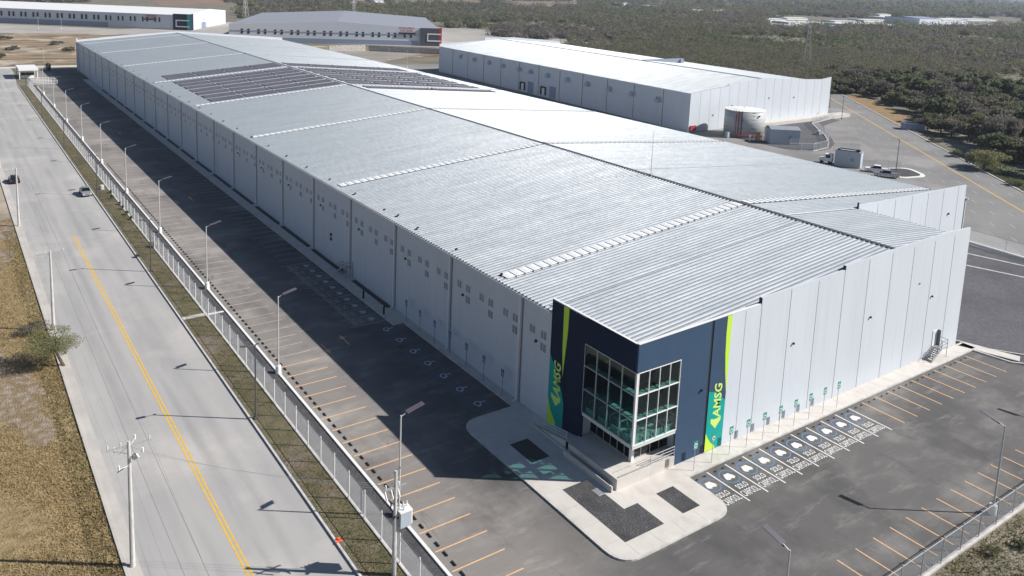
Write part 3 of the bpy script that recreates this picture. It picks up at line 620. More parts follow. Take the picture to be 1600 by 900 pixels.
# roof vents along the left eave
for k in range(33):
    y = 12.7+9.42*k
    mb = MB(); mb.tube((0,0,0),(0,0,.22),.09,n=6); mb.bar((0,0,.24),(.24,-.05,.24),.2,.16); o = mb.build('roof_vent', M['dark'], W); o.location = (.75, y, zl(.75)+.02)
mb = MB(); mb.tube((0,0,0),(0,0,.22),.09,n=6); mb.bar((0,0,.24),(.24,-.05,.24),.2,.16); o = mb.build('roof_vent', M['dark'], W); o.location = (1.1,47.0,zl(1.1)+.02)
for x in (56.2,): 
    mb = MB(); mb.box(-.9,0,-.06,.06,.05,.2); mb.box(-.08,.08,-.1,.1,0,1.0); o = mb.build('parapet_bracket', M['dark'], W); o.location = (x, YW-.4, zr(x))
mb = MB(); mb.tube((0,0,0),(0,0,6.6),.05,.02,n=6); mb.box(-.25,.25,-.25,.25,0,.12); mb.tube((0,0,2),(1.6,1.6,.0),.012,n=4); o = mb.build('mast', M['steel'], None); o.location = (XR,38.7,ZR+.15); tag(o, 'thin metal mast standing on the roof ridge of the long warehouse', 'mast')
mb = MB(); mb.bar((XR+.5,42.5,zr(XR+.5)+.12),(XE-.5,42.5,ZX+.14),.07,.06); mb.build('roof_cable', M['joint'], W)
# --- glazed entrance corner
GL = (3.8,6.15,8.5,10.65)
gw = MB()
for i in range(4): 
    for j in range(3): a = .16+1.68*i; gw.box(.05,.06,a+.04,a+1.64,GL[j]+.04,GL[j+1]-.04)
g1 = gw.build('glass_wall', M['glass'], W)
fr = MB()
for i in range(5): a = .16+1.68*i; fr.box(-.03,.10,a-.028,a+.028,3.72,10.65)
for z in GL: fr.box(-.035,.11,.16,6.9,z-.035,z+.035)
fr.build('frame', M['steel'], g1)
gw = MB()
for i in range(4):
    for j in range(3): a = .24+1.31*i; gw.box(a+.04,a+1.27,.05,.06,GL[j]+.04,GL[j+1]-.04)
g2 = gw.build('glass_wall', M['glass'], W)
fr = MB()
for i in range(5): a = .24+1.31*i; fr.box(a-.028,a+.028,-.03,.10,3.72,10.65)
for z in GL: fr.box(.2,5.52,-.035,.11,z-.035,z+.035)
fr.build('frame', M['white'], g2)
mb = MB(); mb.box(-.02,.24,-.02,.2,3.75,10.66); mb.build('corner_post', M['white'], W)
mb = MB(); mb.box(0.02,5.5,.02,7.0,3.42,3.72); mb.box(.1,9.4,.12,9.6,3.45,3.74); mb.build('floor_slab', M['slab'], W)
mb = MB()
for z in (6.15,8.5):
    for i in range(4):
        mb.box(.16,.62,.26+1.68*i,1.70+1.68*i,z-.02,z+.10); mb.box(.34+1.31*i,1.42+1.31*i,.16,.58,z-.02,z+.10)
mb.build('ledge', M['slab'], W)
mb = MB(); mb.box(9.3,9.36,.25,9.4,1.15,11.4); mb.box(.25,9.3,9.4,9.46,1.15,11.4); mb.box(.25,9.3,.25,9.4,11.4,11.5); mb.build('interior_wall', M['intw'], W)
mb = MB()                                                  # low partitions, frames and desks of the first floor
rr = random.Random(4)
for i in range(4): mb.box(.3,.36,.3+1.68*i,1.6+1.68*i,3.74,4.3)
for i in range(4): mb.box(.36+1.31*i,1.4+1.31*i,.3,.36,3.74,4.35)
for i in range(5): mb.box(.9,3.6,1.2+1.4*i,1.27+1.4*i,4.55,4.63); mb.box(.9,.97,1.2+1.4*i,1.27+1.4*i,3.74,4.6)
for i in range(16):
    x, y = rr.uniform(.9,5), rr.uniform(.8,2.4); a = rr.uniform(0,3.1); mb.bar((x,y,4.4),(x+math.cos(a)*.9,y+math.sin(a)*.9,4.4+rr.uniform(-.3,.5)),.05,.05)
for i in range(6): mb.box(1.2+.9*(i % 3),1.8+.9*(i % 3),1+2.2*(i//3),1.7+2.2*(i//3),4.3,4.36)
mb.build('furniture', M['timber'], W)
# recessed ground floor
gw = MB(); gw.box(1.52,1.55,1.5,7.2,1.2,3.45); gw.box(1.5,6.2,1.52,1.55,1.2,3.45); g3 = gw.build('glass_wall', M['glassdark'], W)
fr = MB()
for i in range(7): a = 1.5+.95*i; fr.box(1.48,1.58,a-.03,a+.03,1.17,3.44)
for i in range(5): a = 1.5+1.17*i; fr.box(a-.03,a+.03,1.48,1.58,1.17,3.44)
fr.box(1.47,1.59,1.47,7.2,1.17,1.27); fr.box(1.6,6.2,1.47,1.59,1.17,1.27); fr.build('frame', M['steel'], g3)
mb = MB(); mb.box(1.3,1.62,1.3,1.62,1.17,3.43); mb.build('column', M['white'], W)
mb = MB(); mb.box(.2,1.7,7.2,7.4,1.15,3.42); mb.box(6.2,6.4,.2,1.7,1.15,3.42); mb.box(6.2,6.4,1.7,7.4,1.15,3.42); mb.box(1.7,6.2,7.2,7.4,1.15,3.42); mb.build('recess_wall', M['wall'], W)
# --- banners and lettering (painted on the walls)
def blade(mb, x0s, fy):
    pass
def paint(name, m_, pts, front):
    mb = MB(); e = -.012 if name == 'lime_stripe' else -.008
    mb.add([(a,e,b) if front else (e,a,b) for a, b in pts], [tuple(range(len(pts)))]); mb.build(name, m_, W)
paint('lime_stripe', M['lime'], [(12.2,13.62),(11.55,13.60),(11.52,11.8),(11.62,9.8),(11.84,7.8),(12.2,5.6)], 1)
paint('lime_stripe', M['lime'], [(9.74,.2),(9.74,2.1),(10.05,1.55),(10.5,.95),(11.1,.45),(11.2,.2)], 1)
paint('lime_stripe', M['lime'], [(10.25,13.18),(9.45,13.18),(9.5,10.8),(9.75,8.2),(9.98,5.9),(10.18,8.8)], 0)
paint('lime_stripe', M['lime'], [(12.03,.2),(12.03,3.0),(11.6,1.75),(10.7,.75),(10.7,.2)], 0)
paint('teal_panel', M['teal'], [(9.74,.2),(12.19,.2),(12.19,4.9),(11.7,5.3),(10.6,6.15),(9.74,6.35)], 1)
paint('teal_panel', M['teal'], [(12.04,.2),(9.62,.2),(9.62,3.2),(9.9,4.2),(11.3,6.6),(12.04,7.6)], 0)
def logo(mb, o, xd):
    "vertical logo: pentagon arrow at the bottom, then the letters reading upward"
    o = Vector(o); xd = Vector(xd); zd = Vector((0,0,1))
    flat(mb, [(0,0),(.62,.62),(.62,1.0),(.18,.86),(-.18,.86),(-.62,1.0),(-.62,.62)], o, xd, zd, 1.15, 0)
    put_text(mb, 'AMSG', o+zd*1.0+xd*.58+Vector((0,0,0)), zd, -xd, 3.5, 1.10, 0, bold=.025, slant=.22)
M['lime2'] = mat('lime_letter', (.58,.80,.18), .6)
for o_, x_ in (((11.0,-.02,2.3),(1,0,0)),((-.02,10.8,2.5),(0,-1,0))): mb = MB(); logo(mb, o_, x_); mb.build('logo', M['lime2'], W)

# --- entrance platform, ramp and rails
E_ = empty('entrance_platform', (-1.6,0,0), 0, 'raised white concrete entrance platform with ramp and rails below the glass corner', 'platform')
def rel(o, par): o.parent = par; o.matrix_parent_inverse = Matrix.Translation(par.location).inverted(); return o
mb = MB(); mb.box(-1.7,5.49,-.1,.0,.12,1.22); mb.box(-1.7,-1.52,0,6.6,.12,1.22); mb.box(-1.5,6.3,.001,7.2,.13,1.15); mb.box(-2.3,-2.15,-.1,6.6,.12,.72); rel(mb.build('slab', M['walk']), E_)
mb = MB(); mb.add([(-1.5,6.61,1.15),(-.01,6.61,1.15),(-.01,12.3,.17),(-1.5,12.3,.17),(-1.5,6.61,.12),(-.01,6.61,.12),(-.01,12.3,.12),(-1.5,12.3,.12)], [(0,1,2,3),(0,3,7,4),(1,5,6,2)]); mb.box(-1.7,-1.52,6.62,12.4,.12,.35); rel(mb.build('ramp', M['walk']), E_)
mb = MB()
def rail(mb, a, b, hs=(.35,.65,.95), post=1.6, r=.025):
    a = Vector(a); b = Vector(b); L_ = (b-a).length; n = max(1, round(L_/post))
    for h in hs: mb.tube(a+Vector((0,0,h)), b+Vector((0,0,h)), r, n=6)
    for i in range(n+1): p = a.lerp(b, i/n); mb.tube(p, p+Vector((0,0,hs[-1])), r, n=6)
rail(mb, (-1.6,7.0,1.15), (-1.6,12.2,.3), r=.035); rel(mb.build('railing', M['steel']), E_)
mb = MB(); rail(mb, (2.4,-.05,1.2), (5.45,-.05,1.2), r=.03); rel(mb.build('railing', M['steel']), E_)
mb = MB(); mb.bar((-1.4,.06,1.3),(2.4,.06,1.3),.07,.06); mb.bar((-1.3,.9,1.17),(2.9,.9,1.17),.06,.04); rel(mb.build('railing', M['steel']), E_)

# --- steel stairs
def stairs(loc, rz, label):
    s = empty('steel_stair', loc, rz, label, 'stair')
    for i in range(7):
        mb = MB(); mb.box(.28*i,.28*i+.27,-1.05,0,.165*i+.14,.165*i+.17); mb.build('tread', M['joint'], s)
    mb = MB(); mb.box(1.96,3.3,-1.05,0,1.20,1.27); mb.build('landing', M['steel'], s)
    for y in (-1.07,.0):
        mb = MB(); mb.bar((0,y,.1),(1.96,y,1.25),.05,.2); mb.build('stringer', M['steel'], s)
    mb = MB()
    for h in (.5,1.0): mb.tube((0,-1.07,.2+h),(1.96,-1.07,1.25+h),.025,n=5); mb.tube((1.96,-1.07,1.25+h),(3.3,-1.07,1.25+h),.025,n=5); mb.tube((3.3,-1.07,1.25+h),(3.3,0,1.25+h),.025,n=5)
    for x, z in ((0,.1),(1.0,.7),(1.96,1.2),(3.3,0)): mb.tube((x,-1.07,z),(x,-1.07,(2.25 if x > 1 else z+1.1)),.028,n=5)
    mb.tube((3.3,-.03,0),(3.3,-.03,2.25),.028,n=5); mb.build('railing', M['dark'], s)
    return s
stairs((49.1,-.12,.15), 0, 'galvanised steel stair and landing at the right end of the sunlit front wall')
stairs((-.12,61.5,.15), R(-90), 'steel stair in the shade against the long side wall')
mb = MB(); mb.box(50.9,51.95,-.06,0,1.3,3.4); mb.build('door', M['walltrim'], W)
mb = MB(); mb.box(51.98,52.02,-.45,0,1.3,3.4); mb.build('door', M['joint'], W)

# ------------------------------------------------------------------ solar arrays on the roof
def solar(zf, x0, x1, rows, ncol, label):
    xm = (x0+x1)/2; s = empty('solar_array', (xm, rows[0], zf(xm)), 0, label, 'solar panels', 'solar panel fields on the long roof')
    wdt = (x1-x0)/ncol
    for y in rows:
        for c in range(ncol):
            a = x0+wdt*c+.28; b = x0+wdt*(c+1)-.28; mb = MB()
            for d_, e_ in ((0,1.9),(2.05,3.95)):
                ya, yb = y+d_, y+e_; h1, h2 = .20, .22
                mb.add([(a,ya,zf(a)+h1),(b,ya,zf(b)+h1),(b,yb,zf(b)+h2),(a,yb,zf(a)+h2),(a,ya,zf(a)+h1-.05),(b,ya,zf(b)+h1-.05),(b,yb,zf(b)+h2-.05),(a,yb,zf(a)+h2-.05)],
                       [(0,1,2,3),(7,6,5,4),(0,4,5,1),(1,5,6,2),(2,6,7,3),(3,7,4,0)], 0)
                n_ = 8
                for k in range(1, n_):
                    x = a+(b-a)*k/n_; mb.add([(x-.03,ya,zf(x)+h1+.004),(x+.03,ya,zf(x)+h1+.004),(x+.03,yb,zf(x)+h2+.004),(x-.03,yb,zf(x)+h2+.004)], [(0,1,2,3)], 1)
                mb.box(a+.3,a+.4,ya+.8,yb-.1,min(zf(a),zf(b)),zf(a)+.34,1); mb.box(b-.4,b-.3,ya+.8,yb-.1,min(zf(a),zf(b)),zf(b)+.34,1)
            rel(mb.build('panel_row', [M['sol'], M['solrail']]), s)
rows_u = [194.3,199.2]; rows_l = [150.6+5.72*k for k in range(7)]
solar(zl, 5, 39.2, rows_u, 4, 'narrow dark solar panel field left of the ridge, far side of the white skylight strip')
solar(zl, 5, 39.2, rows_l, 4, 'large dark solar panel field left of the ridge of the long roof')
solar(zr, 41.2, 83, rows_u, 5, 'narrow dark solar panel field right of the ridge, far side of the skylight strip')
solar(zr, 41.2, 83, rows_l, 5, 'large dark solar panel field right of the ridge of the long roof')
solar(zr, 42, 83, [141.6], 2, 'single thin row of dark solar panels right of the ridge, nearest to the camera')

# ------------------------------------------------------------------ second warehouse (skewed footprint read from the photo)
B = empty('warehouse', (141.5,122.5,0), 0, 'white warehouse with bright metal roof behind the long one, its left side in shade', 'warehouse')
def mp(s, t, z): return (s*1.0+t*.047, s*.022+t*.9985, z)
class SB(MB):
    def add(self, vs, fs, mi=0): super().add([mp(*v) for v in vs], fs, mi)
BL, BW = 164, 74.5; bl = lambda s: 12+(15.2-12)*s/35 if s < 35 else 15.2-(15.2-12.2)*(s-35)/(BW-35)
mb = SB(); mb.box(0,.25,0,BL,0,12); mb.box(BW-.25,BW,0,BL,0,12.2)
mb.prism([(0,0),(0,12.1),(17.5,13.6),(17.6,14.3),(35,15.4),(56,14.3),(BW-6,13.8),(BW,14.4),(BW,0)], 'y', -.2, 0); mb.prism([(0,0),(0,13.2),(26,14.6),(26,15.9),(44,15.9),(BW,13.4),(BW,0)], 'y', BL, BL+.3)
mb.build('wall', M['wall'], B)
mb = SB(); addribs(mb, 0, BL, -.1, 12.05, 35, 15.2, .9, .12, .09); addribs(mb, 0, BL, 35, 15.2, BW-.2, 12.2, .9, .12, .09); mb.build('roof', [M['roofbright'], M['rib_shade']], B)
mb = SB(); mb.box(34.7,35.3,0,BL,15.25,15.36); mb.build('ridge_cap', M['ridge'], B)
mb = SB(); mb.box(-.2,.02,0,BL,11.85,12.0); mb.build('gutter', M['walltrim'], B)
for k in range(1, 12):
    y = 13.9*k-2; mb = SB(); mb.box(-.2,-.01,y-.13,y+.13,.1,11.85); mb.build('downspout', M['walltrim'], B)
def bjoint(*b_): mb = SB(); mb.box(*b_); mb.build('panel_joint', M['joint'], B)
for k in range(1, 12): y = 13.9*k-2; bjoint(-.012,.02,y-.4,y-.15,0,11.85)
for k in range(1, 16): x = 4.6*k; bjoint(x-.03,x+.03,-.215,-.19,0,12.2+min(x,35)*.09-max(0,x-35)*.035)
for y in [142.7,130.3,118,106.5,94.6,86.4,74.8,62,50.1,38,26,13.6]:
    mb = SB(); z = 8.2+y*.008
    mb.add([(-.02,y-1.1,z-.7),(-.02,y+1.1,z-.7),(-.02,y+1.1,z+.9),(-.02,y-1.1,z+.9),(-1.3,y-.9,z-.9),(-1.3,y+.9,z-.9),(-1.1,y+.9,z),(-1.1,y-.9,z)], [(3,2,6,7),(7,6,5,4),(0,3,7,4),(1,5,6,2),(0,4,5,1)]); mb.build('exhaust_hood', M['shed'], B)
for y in (92,77.5):
    mb = SB(); mb.box(-.5,-.01,y-1.7,y+1.7,3.6,4.1); mb.box(-.5,-.01,y-1.7,y-1.2,.9,3.6); mb.box(-.5,-.01,y+1.2,y+1.7,.9,3.6); o = mb.build('dock_seal', M['black'], B)
    mb = SB(); mb.box(-.06,-.01,y-1.2,y+1.2,.9,3.6); mb.build('dock_door', M['white'], B)
for y in (86.5,71.5):
    mb = SB(); mb.box(-.08,-.01,y-2,y+2,.2,4.8); [mb.box(-.1,-.08,y-2,y+2,.6+.6*k,.66+.6*k) for k in range(7)]; mb.build('roller_door', M['b3dark'], B)
mb = SB(); mb.box(.6,3.2,-.6,-.22,.4,2.0); mb.build('fire_cabinet', M['redpaint'], B)
mb = SB(); mb.box(38,60,60,62,14,15.2); mb.box(58,60,59.5,62.5,13.6,15.0); mb.build('roof_unit', M['b3dark'], B)
mb = SB(); mb.box(BW*.0+26,BW+8,-4.2,-.22,0,1.1); mb.build('dock_platform', M['walk'], B)
for s, z in ((20,7),(39,8.5),(53,8),(11,4.5)):
    mb = SB(); mb.box(s-.15,s+.15,-.4,-.2,z,z+.35); mb.build('wall_lamp', M['dark'], B)

# ------------------------------------------------------------------ far warehouses
def quadhouse(name, label, A, dx, dy, L_, D_, h, hr, roofm, wallm, wins, gable=False):
    "corner A, long wall along unit dx length L_, depth along dy"
    root = empty(name, (A[0], A[1], 0), 0, label, 'warehouse')
    dx = Vector((*dx,0)).normalized(); dy = Vector((*dy,0)).normalized()
    def T(s, t, z): p = dx*s+dy*t; return (p.x, p.y, z)
    class Q(MB):
        def add(self, vs, fs, mi=0): super().add([T(*v) for v in vs], fs, mi)
    mb = Q()
    if gable:
        mb.box(0,.4,0.4,D_-.4,0,h); mb.box(L_-.4,L_,.4,D_-.4,0,h)
        for t_ in (0, D_-.4): mb.prism([(0,0),(0,h),(L_/2,hr+.1),(L_,h),(L_,0)], 'y', t_, t_+.4)
        mb.build('wall', wallm, root); mb = Q(); mb.add([(-.3,0,h),(L_/2,0,hr),(L_+.3,0,h),(-.3,D_,h),(L_/2,D_,hr),(L_+.3,D_,h)], [(0,1,4,3),(1,2,5,4)]); mb.build('roof', roofm, root); return root, Q
    mb.box(0,L_,0,.4,0,h); mb.box(0,L_,D_-.4,D_,0,h)
    for s in (0,L_-.4): mb.prism([(0.4,0),(0.4,h),(D_/2,hr+.2),(D_-.4,h),(D_-.4,0)], 'x', s, s+.4)
    mb.build('wall', wallm, root)
    mb = Q(); mb.add([(0,-.3,h),(L_,-.3,h),(L_,D_/2,hr),(0,D_/2,hr),(0,D_+.3,h),(L_,D_+.3,h)], [(0,3,2,1),(3,4,5,2)]); mb.build('roof', roofm, root)
    return root, Q
b3, Q3 = quadhouse('warehouse', 'long grey and white warehouse with blue glass corner at the far left', (103.2,560.8), (-.80,.60), (.52,.855), 420, 95, 10.8, 13.5, M['white'], M['b3wall'], 0)
mb = Q3(); mb.box(60,420,-.3,-.01,0,3.6); mb.build('wall_base', M['b3dark'], b3)
mb = Q3(); mb.box(14,60,-.35,-.01,0,9.6); mb.build('white_panel', M['wall'], b3)
for k in range(44):
    for e in (0, 3.2):
        mb = Q3(); s = 22+9*k+e; mb.box(s-.6,s+.6,-.42,-.36 if s < 60 else -.02,5.2,8.6); mb.build('window', M['black'], b3)
mb = Q3(); mb.box(-.4,12,-.8,0,0,11.6); mb.box(-.9,-.4,-.8,6,0,11.6); mb.build('entrance_block', M['navydark'], b3)
mb = Q3(); mb.box(-.9,1.6,-.86,-.81,0,11.6); mb.build('green_stripe', M['teal'], b3)
mb = Q3(); [mb.box(a,b,-.95,-.88,c,d_) for a, b, c, d_ in ((0,10,6.6,7.4),(0,10,2.2,3.0),(9.2,10,3,6.6))]; mb.build('white_frame', M['white'], b3)
mb = Q3(); mb.box(24,33,-1.0,-.6,6.4,7.3); mb.build('banner', M['dark'], b3)
mb = Q3(); put_text(mb, 'AVAILABLE', (32,-1.05,9.0), (-1,0,0), (0,0,1), 8, 1.1); put_text(mb, 'FOR LEASE', (32,-1.05,7.6), (-1,0,0), (0,0,1), 8, 1.1); mb.build('lettering', M['redpaint'], b3)
for k in range(8):
    mb = Q3(); mb.box(-.12,-.05,14+9*k,16.4+9*k,5.0,6.6); mb.build('window', M['b3wall'], b3)
mb = Q3(); mb.box(-.2,-.05,28,40,0,4.2); mb.build('dock_door', M['b3dark'], b3)

b4, Q4 = quadhouse('warehouse', 'grey warehouse with dark red-striped entrance block at the top centre', (224.0,412), (-.90,.43), (.44,.90), 133, 160, 10.6, 14.2, M['roofplain'], M['b3wall'], 0, True)
mb = Q4(); mb.box(14,133,-.25,-.01,0,3.0); mb.build('wall_base', M['b3dark'], b4)
for k in range(11):
    for e in (0, 4.0):
        mb = Q4(); s = 19+10.2*k+e; mb.box(s-.7,s+.7,-.1,-.02,5.0,8.0); mb.build('window', M['black'], b4)
mb = Q4(); mb.box(13.5,133,-.16,-.1,6.6,7.0); mb.build('window_band', M['b3dark'], b4)
mb = Q4(); mb.box(-.6,13,-1.2,0,0,11.6); mb.box(-1.0,-.6,-1.2,8,0,11.6); mb.build('entrance_block', mat('charcoal_panel', (.07,.075,.09), .6), b4)
mb = Q4(); mb.box(-.9,1.1,-1.3,-1.2,0,11.9); mb.build('red_stripe', M['redpaint'], b4)
mb = Q4(); [mb.box(a,b,-1.4,-1.25,c,d_) for a, b, c, d_ in ((-.5,8.5,7.4,8.2),(-.5,8.5,3.0,3.8),(7.8,8.5,3.8,7.4))]; mb.build('white_frame', M['white'], b4)
mb = Q4(); mb.box(16,27,-.7,-.3,7.3,8.4); mb.build('banner', M['dark'], b4)
mb = Q4(); put_text(mb, 'AVAILABLE', (27,-.8,10.6), (-1,0,0), (0,0,1), 10, 1.3); put_text(mb, 'FOR LEASE', (26,-.8,8.9), (-1,0,0), (0,0,1), 8, 1.2); mb.build('lettering', M['redpaint'], b4)
mb = MB()
for a, b in (((138,392,1.6),(161,392,1.6)),((163,391,1.6),(207,352,1.6)),((207,352,1.6),(228,330,1.6))): mb.bar(a,b,.8,3.6)
tag(mb.build('retaining_wall', M['brickblock']), 'patterned block retaining wall below the grey warehouse at the top centre', 'wall')

# ------------------------------------------------------------------ lamps, poles, signs
def lot_lamp(label):
    s = empty('lot_lamp', (0,0,0), 0, label, 'lamp', 'white solar lot lamps')
    mb = MB(); mb.tube((0,0,-.05),(0,0,.95),.34,.30,n=14); mb.build('pedestal', M['white'], s)
    mb = MB(); mb.tube((0,0,.95),(0,0,9.0),.085,.06,n=10); mb.box(-.18,.18,-.18,.18,.95,.99); mb.build('pole', M['pole_white'], s)
    mb = MB(); mb.bar((0,0,8.9),(.55,0,9.12),.07,.07); mb.build('arm', M['steel'], s)
    mb = MB(); a = Vector((.5,0,9.16)); b = Vector((2.05,0,9.55)); mb.bar(a,b,.50,.05); mb.build('solar_panel', M['sol'], s)
    mb = MB(); mb.bar(a+Vector((-.1,0,-.12)),a+Vector((.6,0,.04)),.2,.10); mb.build('lamp_head', M['dark'], s)
    return s
L0 = lot_lamp('')
order = lamp_ys
for i, y in enumerate(order):
    lab = 'white solar lamp pole on the kerb by the left fence, %s from the camera' % nth(i)
    if i == 0: o = L0; o.location = (-19.53, y, 0); o['label'] = lab
    else: o = dup(L0, (-19.53, y, 0), 0, lab)
for i, x in enumerate((-4.9, 24.6, 54, 83.5)):
    o = dup(L0, (x, -19.3, 0), R(90), ['solar lamp at the bottom edge, its dark panel head just in the frame', 'tall solar lamp standing by the right chain-link fence, casting a long shadow', 'solar lamp by the right fence beyond the frame edge', 'farthest solar lamp of the right fence'][i], (1,1,.915))
def street_lamp(label):
    s = empty('street_lamp', (0,0,0), 0, label, 'street lamp', 'dark street lamps on the verge')
    mb = MB(); mb.tube((0,0,.3),(0,0,7.9),.10,.065,n=8); mb.build('pole', M['pole_dark'], s)
    mb = MB(); mb.box(-.2,.2,-.2,.2,-.05,.3); mb.build('base', M['pole_dark'], s)
    mb = MB(); mb.tube((0,0,7.8),(-.8,0,7.95),.04,n=6); mb.build('arm', M['pole_dark'], s)
    mb = MB(); mb.bar((-.7,0,7.95),(-1.45,0,8.0),.34,.10); mb.bar((.05,0,7.9),(.35,0,8.0),.1,.1); mb.build('lamp_head', M['pole_dark'], s)
    return s
S0 = street_lamp('')
for i in range(7):
    y = -19.7+47.1*i; lab = 'dark street lamp on the grass verge of the left road, %s from the camera' % nth(i)
    if i == 0: S0.location = (-25.0+.25, y, 0); S0['label'] = lab
    else: dup(S0, (-24.75, y, 0), 0, lab)
k = 0
for (u, v), lab in (((1400,266),'dark street lamp on the rounded island beside the parked pickup'), ((1315,186),'dark street lamp at the corner of the second warehouse yard'), ((1296,168),'small dark street lamp behind the second warehouse corner')):
    g = G(u, v); dup(S0, (g.x, g.y, 0), R(180+45), lab)
for u, v, lab in ((60,45,'pale mast by the far left warehouse, left one of two'),(96,45,'pale mast by the far left warehouse, right one of two'),(69,108,'pale lamp post beside the gatehouse'),(607,94,'thin lamp post on the bare ground by the block wall, left one'),(636,105,'thin lamp post on the bare ground by the block wall, right one')):
    g = G(u, v); o = dup(L0, (g.x, g.y, -.6), R(200), lab)
# white lamp in front of the second warehouse's shaded side
o = dup(L0, (136,141,0), R(160), 'white lamp post in front of the shaded side of the second warehouse'); 
def upole(label):
    s = empty('utility_pole', (0,0,0), 0, label, 'utility pole', 'concrete utility poles along the left road')
    mb = MB(); mb.tube((0,0,-.1),(0,0,10.1),.20,.11,n=10); mb.build('pole', M['pole_conc'], s)
    mb = MB(); mb.bar((-1.5,0,9.75),(1.5,0,9.75),.09,.10); mb.bar((-.7,.06,9.2),(0,.06,9.72),.04,.04); mb.bar((.7,.06,9.2),(0,.06,9.72),.04,.04); mb.build('crossarm', M['steel'], s)
    for x in (-1.42,-.55,1.42):
        mb = MB(); mb.tube((x,0,9.8),(x,0,9.95),.035,n=6); mb.tube((x,0,9.95),(x,0,10.15),.07,.04,n=8); mb.build('insulator', M['b3wall'], s)
    return s
U0 = upole('')
for i in range(5):
    y = 12+47.35*(i); lab = 'pale concrete utility pole with crossarm beside the left road, %s from the camera' % nth(i)
    if i == 0: U0.location = (-39.1, y, 0); U0['label'] = lab
    else: dup(U0, (-39.1, y, 0), 0, lab)
# equipment on the nearest pole
mb = MB()
for x, y, z in ((-.9,.4,9.3),(.55,.7,9.75),(.9,-.2,9.1),(-.8,-.6,8.4)): mb.tube((x,y,z),(x,y,z+.34),.07,n=8); mb.bar((0,0,z-.2),(x,y,z+.05),.03,.03)
mb.bar((.25,-.25,8.8),(.5,-.5,9.1),.12,.3); mb.build('cutout_switch', M['white'], U0)
mb = MB(); ring(mb, (.35,-.2,8.9), (1,0,0), (0,0,1), .16, .24, n=14); mb.bar((-.9,-.5,8.2),(-.5,-.6,8.45),.05,.05); mb.build('cable_loop', M['black'], U0)
# transformer pole
T_ = empty('transformer_pole', (-23.0,1.1,0), 0, 'concrete pole with grey transformer box by the near left fence', 'utility pole')
mb = MB(); mb.tube((0,0,-.1),(0,0,8.5),.19,.11,n=10); mb.build('pole', M['pole_conc'], T_)
mb = MB(); mb.bar((-.9,0,7.2),(.9,0,7.2),.08,.1); mb.bar((-.1,.2,8.2),(.35,-.1,8.75),.10,.10); mb.build('crossarm', M['steel'], T_)
mb = MB()
for i, x in enumerate((-.75,-.25,.3)): mb.bar((x,-.1,6.4),(x-.12,.05,7.1),.09,.1); mb.tube((x,.1,7.25),(x,.1,7.5),.06,n=6)
mb.build('cutout_switch', M['white'], T_)
mb = MB()
for i in range(4): mb.bar((-.5+.1*i,-.1,5.6+.12*i),(-.2-.1*i,.2,5.9+.1*i),.06,.05)
mb.build('cable_loop', M['dark'], T_)
mb = MB(); mb.prism([(-.45,3.9),(.45,3.9),(.45,5.1),(-.45,5.1)], 'y', -.35, .35); o = mb.build('transformer', M['shed'], T_); o.location = (.75,0,0)
mb = MB(); mb.box(-.5,.52,-.4,.4,5.1,5.22); [mb.box(-.44+.02*0,-.40,-.3+.12*k,-.26+.12*k,4,5) for k in range(5)]; [mb.box(.46,.56,-.3+.12*k,-.24+.12*k,4.0,5.0) for k in range(5)]; [mb.tube((x,y,5.2),(x,y,5.65),.06,.04,n=6) for x, y in ((-.3,.15),(0,.15),(.3,.15),(-.1,-.2))]; o = mb.build('transformer_fins', M['white'], T_); o.location = (.75,0,0)
mb = MB(); mb.bar((-.15,0,4.6),(.4,0,4.6),.1,.12); mb.bar((-.25,-.25,4.9),(.25,.25,4.9),.12,.14); mb.build('bracket', M['dark'], T_)
# wires between poles
def wire(pts, label, sag=.6, r=.022):
    mb = MB()
    for a, b in zip(pts, pts[1:]):
        a = Vector(a); b = Vector(b); n = 10; p = a
        for i in range(1, n+1):
            t = i/n; q = a.lerp(b, t); q.z -= sag*4*t*(1-t); mb.tube(p, q, r, n=4); p = q
    return tag(mb.build('wire', M['solrail']), label, 'wire')
for i, x in enumerate((-1.42,-.55,1.42)):
    wire([(-39.1+x, -40+47.35*0, 9.9)]+[(-39.1+x, 12+47.35*k, 10.1) for k in range(5)], 'thin wire strung along the left utility poles, %s' % ('field side','next to the pole','road side')[i], .8, .007)
for i, z in enumerate((7.3,7.3,7.3)):
    wire([(-38.6+.3*i,12,9.4-.3*i),(-23.7+.55*i,1.1,z)], 'thin wire crossing the left road to the transformer pole, %s' % ('upper','middle','lower')[i], .5, .009)
wire([(-22.6,1.0,7.2),(-22.2,1.0,4.0),(-22.8,.9,2.2)], 'dark cable hanging from the transformer down its pole', .0, .02)

# sign posts
def sign(kind, label, group):
    s = empty('sign_post', (0,0,0), 0, label, 'sign', group)
    mb = MB(); mb.tube((0,0,0),(0,0,2.25),.028,n=6); mb.build('post', M['pole_dark'] if kind else M['steel'], s)
    mb = MB(); mb.box(-.27,.27,-.045,-.03,2.15,2.95); p = mb.build('panel', M['blue_sign'] if kind else M['green_sign'], s)
    mb = MB()
    if kind:
        ring(mb, (0,-.05,2.42), (1,0,0), (0,0,1), .10, .14, 100, 380, 14); stroke(mb, [(-.02,.35),(-.01,.12),(.12,.11),(.2,-.06)], (0,-.052,2.42), (1,0,0), (0,0,1), 1, .05)
    else:
        flat(mb, [(math.cos(t*.524)*1.0, math.sin(t*.524)*1.0) for t in range(12)], (0,-.050,2.52), (1,0,0), (0,0,1), .22)
        b2_ = MB(); flat(b2_, CARICON, (0,-.056,2.53), (1,0,0), (0,0,1), .24); b2_.build('symbol', M['green_sign'], s)
        put_text(mb, 'SOLO CARPOOL', (-.22,-.05,2.19), (1,0,0), (0,0,1), .44, .07)
    mb.build('symbol_face', M['white'], p)
    return s
